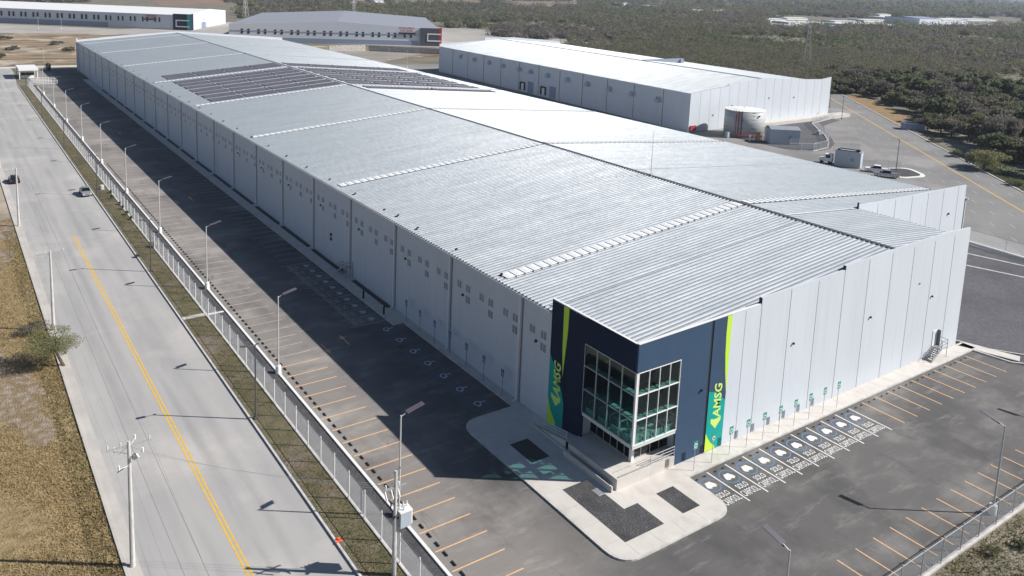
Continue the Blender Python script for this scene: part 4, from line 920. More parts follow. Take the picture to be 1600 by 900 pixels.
G0 = sign(0, '', 'green carpool signs')
for i in range(10):
    lab = 'green carpool sign post before the front wall, %s from the entrance' % nth(i)
    if i == 0: G0.location = (6.6,-1.5,.15); G0['label'] = lab
    else: dup(G0, (6.55+2.49*i,-1.5,.15), 0, lab)
B0 = sign(1, '', 'blue wheelchair signs')
for i in range(7):
    lab = 'blue wheelchair sign post by the shaded side wall, %s from the entrance' % nth(i)
    if i == 0: B0.location = (-.8,18.8,.15); B0.rotation_euler = (0,0,R(-90)); B0['label'] = lab
    else: dup(B0, (-.8,18.8+3.6*i,.15), R(-90), lab)
# bollards
mb = MB(); mb.tube((0,0,0),(0,0,1.05),.13,n=10); mb.tube((0,0,1.05),(0,0,1.12),.14,.08,n=10); bo = mb.build('bollard', M['black']); bo.location = (-2.2,44.0,.15)
tag(bo, 'black bollard on the shaded walkway, nearest the wheelchair stalls', 'bollard')
c = bo.copy(); COL.objects.link(c); c.location = (-2.2,50.2,.15); c['label'] = 'black bollard on the shaded walkway, farther of the two'
# wheel stops
mb = MB(); mb.prism([(-.09,0),(.09,0),(.06,.11),(-.06,.11)], 'y', -.28, .28); ws = mb.build('wheel_stop', M['black'])
tag(ws, 'short black rubber wheel stop on the left stalls', 'wheel stop', 'wheel stops of the left parking row')
first = True
for k in range(-46, 21):
    for e in (.62, 1.85):
        y = 34.14-2.5*k-e
        if y < -18.5: continue
        if first: ws.location = (-18.55, y, .004); first = False
        else: c = ws.copy(); COL.objects.link(c); c.location = (-18.55, y, .004)
mb = MB(); mb.prism([(-.06,0),(.06,0),(.04,.10),(-.04,.10)], 'x', -.10, .10); ws2 = mb.build('wheel_stop', M['black'])
tag(ws2, 'small black wheel stop at the kerb of the front wall stalls', 'wheel stop', 'wheel stops of the front parking row')
for k in range(20):
    for e in (-1.75, -.70):
        x = 7.645+2.5*k+e
        if k == 0 and e < -1: ws2.location = (x,-2.55,.004)
        else: c = ws2.copy(); COL.objects.link(c); c.location = (x,-2.55,.004)

# ------------------------------------------------------------------ fences
Fl = empty('chain_link_fence', (-22.1,-20,0), 0, 'long pale chain-link fence beside the left verge', 'fence')
mb = MB(); mb.add([(-22.1,-20.2,.12),(-22.1,290,.12),(-22.1,290,2.35),(-22.1,-20.2,2.35)], [(0,1,2,3)]); rel(mb.build('mesh_panel', M['mesh_y']), Fl)
mb = MB(); mb.tube((-22.1,-20.2,2.38),(-22.1,290,2.38),.03,n=6); mb.tube((-22.1,-20.2,2.62),(-22.1,290,2.62),.008,n=4); rel(mb.build('top_rail', M['steel']), Fl)
mb = MB(); mb.box(-22.22,-21.98,-20.3,290,-.02,.13); rel(mb.build('plinth', M['kerb']), Fl)
mb = MB(); mb.tube((0,0,0),(0,0,2.62),.055,n=7); po = mb.build('post', M['white'], Fl); po.location = (0,.4,0)
for k in range(1, 99): c = po.copy(); COL.objects.link(c); c.location = (0,.4+3.07*k,0)
Fr = empty('chain_link_fence', (5,-20.25,0), 0, 'grey chain-link fence with cross braces at the lower right', 'fence')
mb = MB(); mb.add([(-22,-20.25,.15),(104,-20.25,.15),(104,-20.25,2.3),(-22,-20.25,2.3)], [(0,1,2,3)]); rel(mb.build('mesh_panel', M['mesh_x']), Fr)
mb = MB(); mb.tube((-22,-20.25,2.32),(104,-20.25,2.32),.035,n=6); rel(mb.build('top_rail', M['steel']), Fr)
mb = MB(); mb.box(-22,104,-20.42,-20.08,-.03,.16); rel(mb.build('plinth', M['kerb']), Fr)
mb = MB(); mb.tube((0,0,0),(0,0,2.5),.05,n=7); po = mb.build('post', M['steel'], Fr); po.location = (-26.9,0,0)
for k in range(1, 43): c = po.copy(); COL.objects.link(c); c.location = (-26.9+3.0*k,0,0)
mb = MB()
for k in range(-8, 33): x = 5.1+3*k; mb.tube((x,-20.25,1.5),(x+1.4,-20.25,.25),.02,n=4)
rel(mb.build('brace', M['steel']), Fr)
def pfence(name, pts, h, label, step=3.2, mname='mesh_far'):
    s = empty(name, (pts[0][0], pts[0][1], 0), 0, label, 'fence')
    mb = MB(); ra = MB(); ps = MB()
    for a, b in zip(pts, pts[1:]):
        a = Vector((*a,0)); b = Vector((*b,0)); mb.add([a+Vector((0,0,.1)), b+Vector((0,0,.1)), b+Vector((0,0,h)), a+Vector((0,0,h))], [(0,1,2,3)])
        ra.tube(a+Vector((0,0,h)), b+Vector((0,0,h)), .03, n=4); n = max(1, int((b-a).length/step))
        for i in range(n):
            p = a.lerp(b, i/n); q = MB(); q.tube(p, p+Vector((0,0,h+.1)), .05, n=5); rel(q.build('post', M['steel']), s)
    rel(mb.build('mesh_panel', M[mname]), s); rel(ra.build('top_rail', M['steel']), s); return s
pfence('chain_link_fence', [(105.6,22.4),(104.5,8),(103.2,-5),(102.6,-14)], 2.4, 'chain-link fence on the white kerb right of the long warehouse', 5)
loop = [(216,121),(196,116.5),(188,109),(180,101),(170,93),(162,88),(153,86.5),(147,90)]
pfence('chain_link_fence', loop, 2.2, 'curved chain-link fence around the tank yard of the second warehouse')
pfence('chain_link_fence', [(151.5,93),(159,84),(165,80)], 2.6, 'short dark palisade fence beside the grey pump house', 2.0)
pfence('chain_link_fence', [(147,69),(150.5,66.5),(154.5,62)], 2.0, 'short chain-link fence next to the small grey cabin', 3)
mb = MB()
for a, b in zip(loop, loop[1:]): mb.bar((*a,.05), (*b,.05), .35, .3)
struct(mb.build('yard_kerb', M['kerb']))
mb = MB(); P = [(213,117),(196,112),(188,106),(180,99),(170,91),(162,87),(153,86),(148,92),(148,112),(170,121),(213,121)]; mb.poly(P, .02); struct(mb.build('tank_yard', M['darkgravel']))
mb = MB(); P = rounded([(146.5,66.5),(158,62),(153,54),(144,56)], [2,3,3,2]); mb.poly(P, .0, h=.15); struct(mb.build('island_kerb', M['white']))
mb = MB(); P = rounded([(147.3,65.4),(156.6,61.6),(152.4,55.0),(145.2,56.6)], [2,2.6,2.6,2]); mb.poly(P, .02, h=.15); struct(mb.build('gravel_bed', M['gravel']))

# ------------------------------------------------------------------ tank, pump house, cabin
tc = G(1160,216); tc = Vector((tc.x, tc.y, 0))+Vector((.80,.60,0))*6.0
T2 = empty('water_tank', tc, 0, 'round galvanised water tank beside the second warehouse', 'tank')
mb = MB(); mb.tube((0,0,0),(0,0,8.0),6.0,n=48); o = mb.build('shell', M['tanksteel'], T2, smooth=False)
for p in o.data.polygons: p.use_smooth = abs(p.normal.z) < .5
mb = MB()
for z in (1.1,2.25,3.4,4.55,5.7,6.85): mb.tube((0,0,z),(0,0,z+.05),6.03,n=48)
mb.build('seam_ring', M['steel'], T2)
mb = MB(); mb.tube((0,0,8.0),(0,0,8.35),6.1,3.0,n=40); mb.tube((0,0,8.35),(0,0,8.45),3.0,.1,n=40); mb.tube((1,1,8.4),(1,1,8.9),.2,n=8); mb.build('roof', M['white'], T2)
for k, a in enumerate((203,211,219)):
    mb = MB(); x, y = 6.25*math.cos(R(a-8)), 6.25*math.sin(R(a-8)); mb.tube((x,y,.5),(x,y,8.2),.13,n=8); mb.build('pipe', M['redpaint'] if k < 2 else M['dark'], T2)
mb = MB()
a = R(192); x, y = 6.4*math.cos(a), 6.4*math.sin(a)
for e in (-.35,.35): mb.tube((x,y+e,0),(x,y+e,8.6),.06,n=5)
for k in range(24): mb.tube((x,y-.35,.4+.34*k),(x,y+.35,.4+.34*k),.03,n=4)
mb.build('ladder', M['steel'], T2)
mb = MB(); mb.tube((-6.6,-3,.9),(-1,-7.6,.9),.13,n=8); mb.tube((-1,-7.6,.9),(4,-8.2,1.4),.13,n=8); mb.tube((4,-8.2,1.4),(7.5,-6.5,1.6),.2,n=8); mb.build('red_pipe', M['redpaint'], T2)
mb = MB(); x, y = 6.1*math.cos(R(262)), 6.1*math.sin(R(262)); mb.box(x-.16,x+.16,y-.2,y+.1,6.6,7.0); mb.build('gauge', M['dark'], T2)
mb = MB()
for k in range(8): x = -6.5+1.7*k; mb.tube((x,-7.6-.5*k*.4,0),(x,-7.6-.5*k*.4,1.8),.14,n=7)
tag(mb.build('pipe_guard', M['white']), 'row of white guard posts at the foot of the water tank', 'guard posts'); bpy.context.view_layer.update()
bpy.data.objects['pipe_guard'].location = tc
mb = MB()
for x in (0,.9): 
    for z in (.2,1.1,1.9): mb.box(x-.3,x+.3,-.2,.2,z,z+.5)
mb.box(-.3,1.2,-.1,.1,.2,2.2); o = tag(mb.build('valve_set', M['orange']), 'orange valve set in front of the water tank', 'valves'); o.location = tc+Vector((-3.6,-7.9,0))
for i, (dx_, dy_, a_, b_, h_) in enumerate(((9.5,-5.2,1.2,1.0,1.5),(11.5,-3.2,1.6,1.1,1.9),(24,-10,1.6,1.0,1.2),(21,-3,2.2,1.2,1.4),(-8.5,-1,1.2,1.0,1.7))):
    mb = MB(); mb.box(-a_/2,a_/2,-b_/2,b_/2,.1,h_); mb.box(-a_/2-.05,a_/2+.05,-b_/2-.05,b_/2+.05,h_,h_+.07); mb.box(-a_/2+.1,-.05,-b_/2-.02,-b_/2,.3,h_-.2); mb.box(.05,a_/2-.1,-b_/2-.02,-b_/2,.3,h_-.2)
    o = mb.build('equipment_box', M['b3wall'] if i % 2 else M['shed']); o.location = tc+Vector((dx_,dy_,.02)); tag(o, ('pale equipment cabinet between the water tank and the pump house','grey cabinet behind the pump house','pale cabinet inside the curved fence, nearest its bend','grey cabinet on the dark yard inside the curved fence','pale cabinet left of the water tank')[i], 'cabinet')
def shed(name, A, ang, w_, d_, h, label, hr=.6, vent=True):
    s = empty(name, (A.x, A.y, 0), R(ang), label, 'shed')
    mb = MB(); mb.box(0,w_,0,d_,0,h); mb.build('wall', M['shed'], s)
    mb = MB(); mb.prism([(-.15,h+.01),(d_/2,h+hr),(d_+.15,h+.01),(d_+.15,h+.08),(d_/2,h+hr+.08),(-.15,h+.08)], 'x', -.15, w_+.15); mb.build('roof', M['roofplain'], s)
    mb = MB(); mb.box(w_*.62,w_*.62+.8,-.05,-.01,h*.4,h*.4+.9); mb.box(w_*.5,w_*.5+.2,-.15,-.01,h*.75,h*.75+.2); mb.build('louvre', M['b3dark'], s)
    return s
shed('pump_house', G(1203,225), -37, 8.4, 5.5, 4.3, 'blue grey metal pump house right of the water tank', .7)
c_ = shed('cabin', G(1303,258), -68, 6.2, 3.4, 4.0, 'small blue grey box cabin near the parked pickup', .05)
mb = MB(); mb.bar((.6,.2,4.2),(5.6,.2,4.2),.1,.2); mb.bar((.6,3.0,4.2),(5.6,3.0,4.2),.1,.2); mb.box(.5,1.1,.2,.8,4.1,4.5); mb.box(4.8,5.7,1,2,4.1,4.6); mb.build('roof_unit', M['dark'], c_)

# ------------------------------------------------------------------ vehicles
def loft(mb, secs, mi=0):
    "secs: list of (x, [(y,z),...]) closed loops"
    n = len(secs[0][1]); vs = [(x, y, z) for x, pr in secs for y, z in pr]; fs = []
    for i in range(len(secs)-1):
        for j in range(n): k = (j+1) % n; fs.append((i*n+j, i*n+k, (i+1)*n+k, (i+1)*n+j))
    fs += [tuple(range(n-1, -1, -1)), tuple(range((len(secs)-1)*n, len(secs)*n))]; mb.add(vs, fs, mi)
def car(kind, loc, rz, paint, label, cat):
    s = empty(kind, loc, rz, label, cat)
    def sec(x, hw, z0, z1, tap=.06): return (x, [(-hw+tap,z0),(hw-tap,z0),(hw,z0+.25),(hw,z1-.12),(hw-tap,z1),(-hw+tap,z1),(-hw,z1-.12),(-hw,z0+.25)])
    def cab(x, hw, z0, z1): return (x, [(-hw,z0),(hw,z0),(hw-.16,z1),(-hw+.16,z1)])
    body = MB(); gl = MB(); top = MB()
    if kind == 'pickup_truck':
        loft(body, [sec(-2.9,.82,.5,1.0),sec(-2.8,.96,.42,1.12),sec(-.6,.98,.42,1.14),sec(1.2,.98,.42,1.12),sec(2.6,.95,.45,1.02),sec(2.85,.85,.5,.9)])
        body.box(-2.78,-1.05,-.96,-.86,1.1,1.26); body.box(-2.78,-1.05,.86,.96,1.1,1.26); body.box(-2.84,-2.74,-.9,.9,1.0,1.26)
        loft(gl, [cab(-1.05,.9,1.12,1.14),cab(-.8,.9,1.12,1.72),cab(.75,.9,1.12,1.74),cab(1.45,.9,1.1,1.12)]); loft(top, [(-.82,[(-.74,1.73),(.74,1.73),(.70,1.80),(-.70,1.80)]),(.72,[(-.74,1.74),(.74,1.74),(.70,1.81),(-.70,1.81)])])
        ax = (-1.85, 1.75); r = .40
    else:
        loft(body, [sec(-2.25,.72,.42,.82),sec(-2.1,.86,.32,.96),sec(-1.3,.90,.28,1.0),sec(.9,.90,.28,.98),sec(1.9,.86,.3,.82),sec(2.2,.7,.38,.68)])
        loft(gl, [cab(-1.75,.80,.97,.99),cab(-1.0,.80,.98,1.42),cab(.2,.80,.98,1.44),cab(1.05,.80,.94,.96)]); loft(top, [(-1.0,[(-.64,1.42),(.64,1.42),(.6,1.48),(-.6,1.48)]),(.2,[(-.64,1.44),(.64,1.44),(.6,1.49),(-.6,1.49)])])
        ax = (-1.35, 1.38); r = .32
    body.build('body', paint, s); gl.build('windows', M['carglass'], s); top.build('roof', paint, s)
    for x in ax:
        for y in (-.86,.86):
            mb = MB(); mb.tube((x,y-.1,r),(x,y+.1,r),r,n=16); wh = mb.build('wheel', M['tyre'], s)
            mb = MB(); mb.tube((x,y-.11,r),(x,y+.11,r),r*.6,n=12); mb.build('rim', M['steel'], wh)
    for y in (-.62,.62):
        mb = MB(); xf = body_front = (2.83 if kind == 'pickup_truck' else 2.15); mb.box(xf-.04,xf+.06,y-.15,y+.15,.68 if kind == 'pickup_truck' else .55,.84 if kind == 'pickup_truck' else .68); mb.build('headlight', M['white'], s)
        mb = MB(); xr_ = -2.92 if kind == 'pickup_truck' else -2.27; mb.box(xr_-.02,xr_+.1,y-.1,y+.1,.72,.9); mb.build('tail_light', M['redpaint'], s)
    return s
car('parked_car', (-26.55,123.3,.0), R(-90), M['carsilver'], 'silver sedan on the left road close to the verge kerb', 'car')
car('parked_car', (-37.4,139.5,.0), R(90), M['carblack'], 'black car at the left edge of the left road by a utility pole', 'car')
g = G(1397,278); car('pickup_truck', (g.x-1.0,g.y+1.5,0), R(125), M['carsilver'], 'silver pickup truck parked behind the right roof edge', 'pickup truck')
g = G(1372,271); car('pickup_truck', (g.x+1.0,g.y+1.0,0), R(125), M['white'], 'white pickup truck parked just beyond the silver one', 'pickup truck')
g = G(1291,256)
v_ = empty('utility_vehicle', (g.x+.8,g.y+.6,0), R(-70), 'small white utility vehicle parked left of the grey cabin', 'vehicle')
mb = MB(); mb.box(-1.6,1.5,-.9,.9,.6,1.5); mb.box(-.3,1.5,-.85,.85,1.5,2.6); mb.build('body', M['white'], v_)
mb = MB(); mb.box(0,1.1,-.87,-.86,1.6,2.4); mb.box(1.5,1.52,-.7,.7,1.6,2.4); mb.build('windows', M['carglass'], v_)
for x in (-1,1):
    for y in (-.85,.85): mb = MB(); mb.tube((x,y-.12,.4),(x,y+.12,.4),.4,n=12); mb.build('wheel', M['tyre'], v_)
for u, v, lab in ((205,48,'dark car'),(217,49,'black pickup')): pass

# ------------------------------------------------------------------ gatehouse
g0 = G(44,118)
gh = empty('gatehouse', (-20.3,312,0), 0, 'white gatehouse with flat canopy at the far end of the left fence', 'gatehouse')
mb = MB(); mb.box(-2.2,2.2,-2,2,0,2.9); mb.build('wall', M['white'], gh)
mb = MB(); mb.box(-3.2,3.4,-5,9,3.3,4.1); mb.build('canopy', M['white'], gh)
mb = MB(); mb.box(-2.23,2.23,-2.03,-2.0,1.2,2.3); mb.box(-2.25,-2.2,-1.5,1.5,1.2,2.3); mb.build('window', M['carglass'], gh)
for x, y in ((-2.9,-4.6),(3.1,-4.6),(-2.9,8.6),(3.1,8.6)): mb = MB(); mb.box(x-.15,x+.15,y-.15,y+.15,0,3.3); mb.build('column', M['white'], gh)
gt = empty('gate', (-18,291,0), 0, 'white railing gate in front of the gatehouse', 'gate')
for j in range(3):
    mb = MB(); y = 4.5*j-2
    for z in (.4,1.0,1.6): mb.bar((-2.5,y,z),(5.5,y,z),.10,.12)
    for k in range(9): mb.bar((-2.5+k,y,0),(-2.5+k,y,1.8),.10,.10)
    mb.build('railing', M['white'], gt)
mb = MB(); mb.tube((0,0,0),(0,0,2.6),1.0,n=12); mb.tube((0,0,2.6),(0,0,3.2),1.1,.5,n=12); o = tag(mb.build('dark_tank', M['dark']), 'small dark round tank beside the gatehouse', 'tank'); o.location = (-10.8,334,0)
mb = MB(); mb.box(-.35,.35,-.35,.35,0,.9); mb.box(-.2,.2,-.36,-.35,.3,.6); o = tag(mb.build('meter_box', M['white']), 'small white box on the verge behind the silver car', 'box'); o.location = (-23.2,126,0)
mb = MB(); mb.box(-.3,.3,-.3,.3,0,.35); o = tag(mb.build('manhole', M['dark']), 'small dark drain box at the verge kerb', 'drain'); o.location = (-25.25,81.8,.05)
mb = MB()
for k in range(4): a = .7*k; mb.bar((math.cos(a)*.2,math.sin(a)*.2,.06+.03*k),(math.cos(a)*-.3,math.sin(a)*.5,.07),.14,.05)
o = tag(mb.build('orange_debris', mat('orange_cloth', (.8,.12,.04), .8)), 'orange scrap lying on the near verge', 'debris'); o.location = (-25.0,6.4,.12)

# ------------------------------------------------------------------ lattice towers
def tower(u, v, h, label):
    g = G(u, v); s = empty('lattice_tower', (g.x, g.y, 0), .4, label, 'tower'); mb = MB(); n = 9
    def hw(t): return h*.06*(1-t)**1.3+.35
    for i in range(n):
        a, b = i/n, (i+1)/n
        for sx, sy in ((1,1),(1,-1),(-1,-1),(-1,1)):
            mb.bar((sx*hw(a),sy*hw(a),h*a),(sx*hw(b),sy*hw(b),h*b),.09,.09)
        for (p, q) in (((1,1),(1,-1)),((1,-1),(-1,-1)),((-1,-1),(-1,1)),((-1,1),(1,1))):
            mb.bar((p[0]*hw(a),p[1]*hw(a),h*a),(q[0]*hw(b),q[1]*hw(b),h*b),.04,.04); mb.bar((q[0]*hw(a),q[1]*hw(a),h*a),(p[0]*hw(b),p[1]*hw(b),h*b),.04,.04)
    mb.build('lattice', M['steel'], s); mb = MB()
    for z in (.72,.84,.95): mb.bar((-h*.13,0,h*z),(h*.13,0,h*z),.09,.09)
    mb.build('crossarm', M['steel'], s)
tower(384,46,34,'grey lattice power tower between the two far warehouses')
tower(1259,112,30,'thin lattice tower in the woodland behind the second warehouse')
tower(553,46,30,'faint lattice tower behind the grey warehouse')

# ------------------------------------------------------------------ distant buildings
def farb(i, u0, u1, v, hp, dep, roofm, wallm, label):
    a = G(u0, v); b = G(u1, v+.036*(u1-u0)*.35); dist = (a-CAM).length; h = hp*1.4/F*dist
    s = empty('distant_building', (a.x, a.y, 0), math.atan2(b.y-a.y, b.x-a.x), label, 'building', 'low pale buildings in the far distance')
    w_ = (b-a).xy.length
    mb = MB(); mb.box(0,w_,0,dep,0,h); mb.box(w_*.1,w_*.2,-.4,0,0,h*.6); mb.box(w_*.5,w_*.62,-.4,0,0,h*.6); mb.build('wall', wallm, s)
    mb = MB(); mb.prism([(-.5,h),(dep/2,h*1.18),(dep+.5,h)], 'x', -.5, w_+.5); mb.build('roof', roofm, s)
pw = M['white']; lg = M['b3wall']
fb = [(1192,1228,32.5,2.0,26,pw,pw,'long white building at the left end of the far complex'),(1229,1262,31.5,2.4,24,pw,pw,'white building with a dark gap left of it in the far complex'),
(1232,1300,38,2.2,30,pw,lg,'low white building row in front of the far complex, left part'),(1305,1345,36,2,26,lg,pw,'pale grey roofed building in the far complex'),(1312,1372,40.5,2.2,30,pw,lg,'low white building row in front of the far complex, middle part'),
(1350,1392,34.5,2,30,pw,pw,'white building behind the middle row of the far complex'),(1374,1392,26.5,2.6,20,pw,pw,'small white block standing highest at the back of the far complex'),(1378,1436,43.5,2.3,34,pw,pw,'white building right of the middle of the far complex'),
(1394,1470,30.5,1.6,60,lg,pw,'long pale roof at the back of the far complex'),(1436,1470,40,7.0,60,M['b3dark'],lg,'darker blue grey hall in the far complex'),(1470,1512,38,4.5,60,pw,lg,'white hall to the right of the blue grey one'),
(1440,1500,46,1.6,20,pw,pw,'thin white building nearest the scrub in the far complex'),(1512,1560,33,1.6,50,lg,pw,'flat pale building at the right end of the far complex'),(1505,1600,42,1.5,12,pw,pw,'long white wall at the right edge of the far complex'),
(968,990,9.5,3,30,pw,pw,'small bright building at the top centre, left one'),(1022,1048,14,3,60,pw,lg,'small pale hall at the top centre'),(1025,1062,10,2.5,60,lg,pw,'grey roofed hall behind the small pale hall'),
(1088,1170,20,2.6,60,pw,pw,'long white roofed hall at the top, right of centre'),(925,948,8,2,40,pw,lg,'tiny white building at the top near the centre'),(905,918,11,1.6,20,pw,pw,'tiniest white building at the top near the centre'),
(1192,1206,34,2.5,30,pw,pw,'white corner building at the left tip of the far complex'),(1383,1408,8,1.2,80,pw,pw,'bright hall on the plain behind the far complex'),(1470,1500,11.5,1.6,90,pw,pw,'white hall far out on the plain, left one'),
(1524,1546,11.5,2.4,90,pw,pw,'group of bright blocks far out on the plain'),(1566,1600,11.5,1.6,90,pw,pw,'white hall far out on the plain at the right edge'),(1282,1292,2.5,1,90,pw,pw,'tiny bright hall at the very top right'),
(640,655,9,1.2,12,pw,pw,'tiny white shed in the woodland above the grey warehouse'),(585,600,4,2.5,30,lg,lg,'bluish building at the top above the grey warehouse')]
for i, r_ in enumerate(fb): farb(i, *r_)
P = [G(u, v) for u, v in ((1185,34),(1600,38),(1600,45),(1440,50),(1260,42),(1188,38))]; mb = MB(); mb.poly([(p.x, p.y) for p in P], .4); struct(mb.build('pale_ground', mat('pale_lot', (.52,.50,.47), .9, c2=(.25,.24,.22), sc=.03)))
g = G(1600,165)
s = shed('shed', G(1586,168), -50, 9, 6, 3.2, 'grey shed with pale roof among the bushes at the right edge', .2)
g1_ = G(1413,203)
s = empty('block_enclosure', (g1_.x, g1_.y, 0), R(-45), 'low roofless grey block enclosure beside the right road', 'enclosure')
mb = MB(); mb.box(0,6.2,0,.3,0,2.3); mb.box(0,6.2,4,4.3,0,2.3); mb.box(0,.3,.3,4,0,2.3); mb.box(5.9,6.2,.3,4,0,2.3); mb.box(.3,5.9,.3,4,0,.12); mb.build('wall', M['b3dark'], s)

# ------------------------------------------------------------------ vegetation
def crown_mesh(name, mats, seed, rx, rz, zc, nb, nl, ls, aspect=1.0, mi_p=(1.,), flatb=.0):
    rr = np.random.default_rng(seed); vs = []; 
    cen = rr.normal(size=(nb,3)); cen /= np.linalg.norm(cen, axis=1)[:,None]; cen *= (rr.random((nb,1))**.45)*.78
    cen[:,2] = np.where(cen[:,2] < -.35, -.35*rr.random(nb), cen[:,2])
    br = rr.uniform(.22,.44,nb)
    k = rr.integers(0, nb, nl); dv = rr.normal(size=(nl,3)); dv /= np.linalg.norm(dv, axis=1)[:,None]
    p = cen[k]+dv*(br[k]*(rr.random(nl)**.4))[:,None]
    p[:,0] *= rx; p[:,1] *= rx*aspect; p[:,2] = p[:,2]*rz+zc
    a = rr.normal(size=(nl,3)); a /= np.linalg.norm(a, axis=1)[:,None]; b = np.cross(a, rr.normal(size=(nl,3))); b /= np.linalg.norm(b, axis=1)[:,None]
    s = ls*rr.uniform(.6,1.4,(nl,1)); a = a*s; b = b*s*.62
    q = np.stack([p-a, p+b*.9, p+a, p-b], 1).reshape(-1,3)
    me = bpy.data.meshes.new(name); me.vertices.add(len(q)); me.vertices.foreach_set('co', q.ravel())
    me.loops.add(len(q)); me.loops.foreach_set('vertex_index', np.arange(len(q))); me.polygons.add(nl); me.polygons.foreach_set('loop_start', np.arange(nl)*4); me.polygons.foreach_set('loop_total', np.full(nl,4))
    for k_ in mats: me.materials.append(k_)
    me.polygons.foreach_set('material_index', rr.choice(len(mats), nl, p=mi_p)); me.update(); me.validate()
    return me
def tree(kind, label, cat, seed, mats, mip, r, h, nb, nl, ls, group=None, aspect=1., lean=(0,0), limbs=5):
    s = empty(kind, (0,0,0), 0, label, cat, group); rr = random.Random(seed); mb = MB()
    zc = h*(.60 if kind.endswith('tree') else .44); top = Vector((lean[0]*.5, lean[1]*.5, h*.38)); mb.tube((0,0,-.2), top, r*.06, r*.04, 7)
    for i in range(limbs):
        a = i*6.283/limbs+rr.random(); e = Vector((lean[0]+math.cos(a)*r*.55, lean[1]+math.sin(a)*r*.55*aspect, h*rr.uniform(.6,.85))); mid = top.lerp(e, .5)+Vector((0,0,.15*h*rr.random()))
        mb.tube(top, mid, r*.035, r*.022, 5); mb.tube(mid, e, r*.022, r*.008, 4)
    mb.build('trunk', M['bark'], s)
    me = crown_mesh('crown', mats, seed, r, h*.42, zc, nb, nl, ls, aspect, mip); o = bpy.data.objects.new('crown', me); COL.objects.link(o); o.parent = s; o.location = (lean[0]*.9, lean[1]*.9, 0)
    return s
SC, GR, LI, GY = M['leaf_scrub'], M['leaf_green'], M['leaf_lime'], M['leaf_grey']
protos = [tree('scrub_tree','olive brown scrub tree in the woodland beyond the right road','tree',1,[SC,GY],(.7,.3),2.7,3.6,14,1500,.27,'scrub trees beyond the right road'),
          tree('scrub_tree','olive brown scrub tree in the woodland beyond the right road','tree',2,[SC,GR],(.6,.4),3.2,4.0,18,1900,.28,'scrub trees beyond the right road'),
          tree('green_tree','dense dark green tree in the woodland beyond the right road','tree',3,[GR,SC],(.8,.2),3.0,4.6,16,1900,.27,'dark green trees beyond the right road'),
          tree('bare_tree','grey leafless tree in the woodland beyond the right road','tree',4,[GY,SC],(.85,.15),3.1,4.2,20,1500,.24,'grey leafless trees beyond the right road',limbs=8),
          tree('yellow_green_shrub','yellow green shrub among the darker trees beyond the right road','shrub',5,[LI,GR],(.75,.25),2.2,3.0,12,1100,.25,'yellow green shrubs beyond the right road'),
          tree('scrub_bush','low olive bush among the trees beyond the right road','bush',6,[SC,LI],(.8,.2),1.9,2.1,10,800,.24,'low bushes beyond the right road',limbs=4)]
used = [False]*len(protos)
def put(k, x, y, sc_, label=None, z=0):
    rz = random.uniform(0, 6.28); scv = (sc_*random.uniform(.85,1.2), sc_*random.uniform(.85,1.2), sc_*random.uniform(.85,1.15))
    if not used[k]: o = protos[k]; used[k] = True; o.location = (x,y,z); o.rotation_euler = (0,0,rz); o.scale = scv
    else: o = dup(protos[k], (x,y,z), rz, label, scv)
    return o
def lat(x, y): return (x-c0.x)*nrm.x+(y-c0.y)*nrm.y, (x-c0.x)*d.x+(y-c0.y)*d.y
def clear(x, y):
    s, t = lat(x, y)
    if t < 38: lim = 16 if False else None
    if t > 118: ok = s > -4 or x > 236
    elif t > 38: ok = s > 22.5 or (x > 240 and s < -16)
    elif t > 10: ok = s > 17+3*math.sin(t*.15)
    else: ok = s > 21+3*math.sin(t*.12)
    return ok
# two hundred-odd individual trees, the nearest ones
cnt = 0; tries = 0; pts = []
cand = []
while tries < 60000 and len(cand) < 1500:
    tries += 1; u = random.uniform(1290,1650); v = random.uniform(105,285)
    g = G(u, v, 1.5)
    if not clear(g.x, g.y): continue
    if any((g.x-a)**2+(g.y-b)**2 < (4.2+4.5*random.random())**2 for a, b in cand): continue
    cand.append((g.x, g.y))
cand.sort(key=lambda p: (p[0]-CAM.x)**2+(p[1]-CAM.y)**2)
near = cand[:250]; rng_far = math.hypot(near[-1][0]-CAM.x, near[-1][1]-CAM.y)
for x, y in near:
    k = random.choices(range(6), (.26,.2,.14,.17,.10,.13))[0]; o_ = put(k, x, y, random.uniform(1.2,2.3)); s_, t_ = lat(x, y)
    kind_ = ('olive brown scrub tree','olive brown scrub tree','dense dark green tree','grey leafless tree','yellow green shrub','low olive bush')[k]
    zone_ = 'behind the golden verge strip' if t_ > 35 else ('behind the grey block enclosure' if t_ > 12 else 'beyond the wide olive roadside shrub')
    o_['label'] = kind_+' '+('at the front edge ' if s_ < 32 else ('deep inside ' if s_ > 75 else 'in the wood '))+zone_
# palms (yucca-like) told apart in the wood
def palm(label):
    s = empty('palm_tree', (0,0,0), 0, label, 'palm', 'palms in the right woodland'); mb = MB(); mb.tube((0,0,0),(.2,.1,3.6),.28,.2,n=8); mb.build('trunk', M['bark'], s)
    rr = random.Random(9); mb = MB()
    for i in range(46):
        a = rr.random()*6.283; e = rr.uniform(-.9,1.3); dv = Vector((math.cos(a)*math.cos(e), math.sin(a)*math.cos(e), math.sin(e))); p0 = Vector((.2,.1,3.7)); p1 = p0+dv*1.5; p2 = p1+dv*.6+Vector((0,0,-.5)); w_ = dv.cross(Vector((0,0,1))).normalized()*.32
        mb.add([p0,p1+w_,p2,p1-w_], [(0,1,2,3)], 1 if e < -.35 else 0)
    mb.build('crown', [M['palm'], M['palmdry']], s); return s
pl = [(1404,143),(1416,141),(1424,136),(1457,166),(1466,164),(1474,170),(1482,165),(1527,150),(1532,153)]
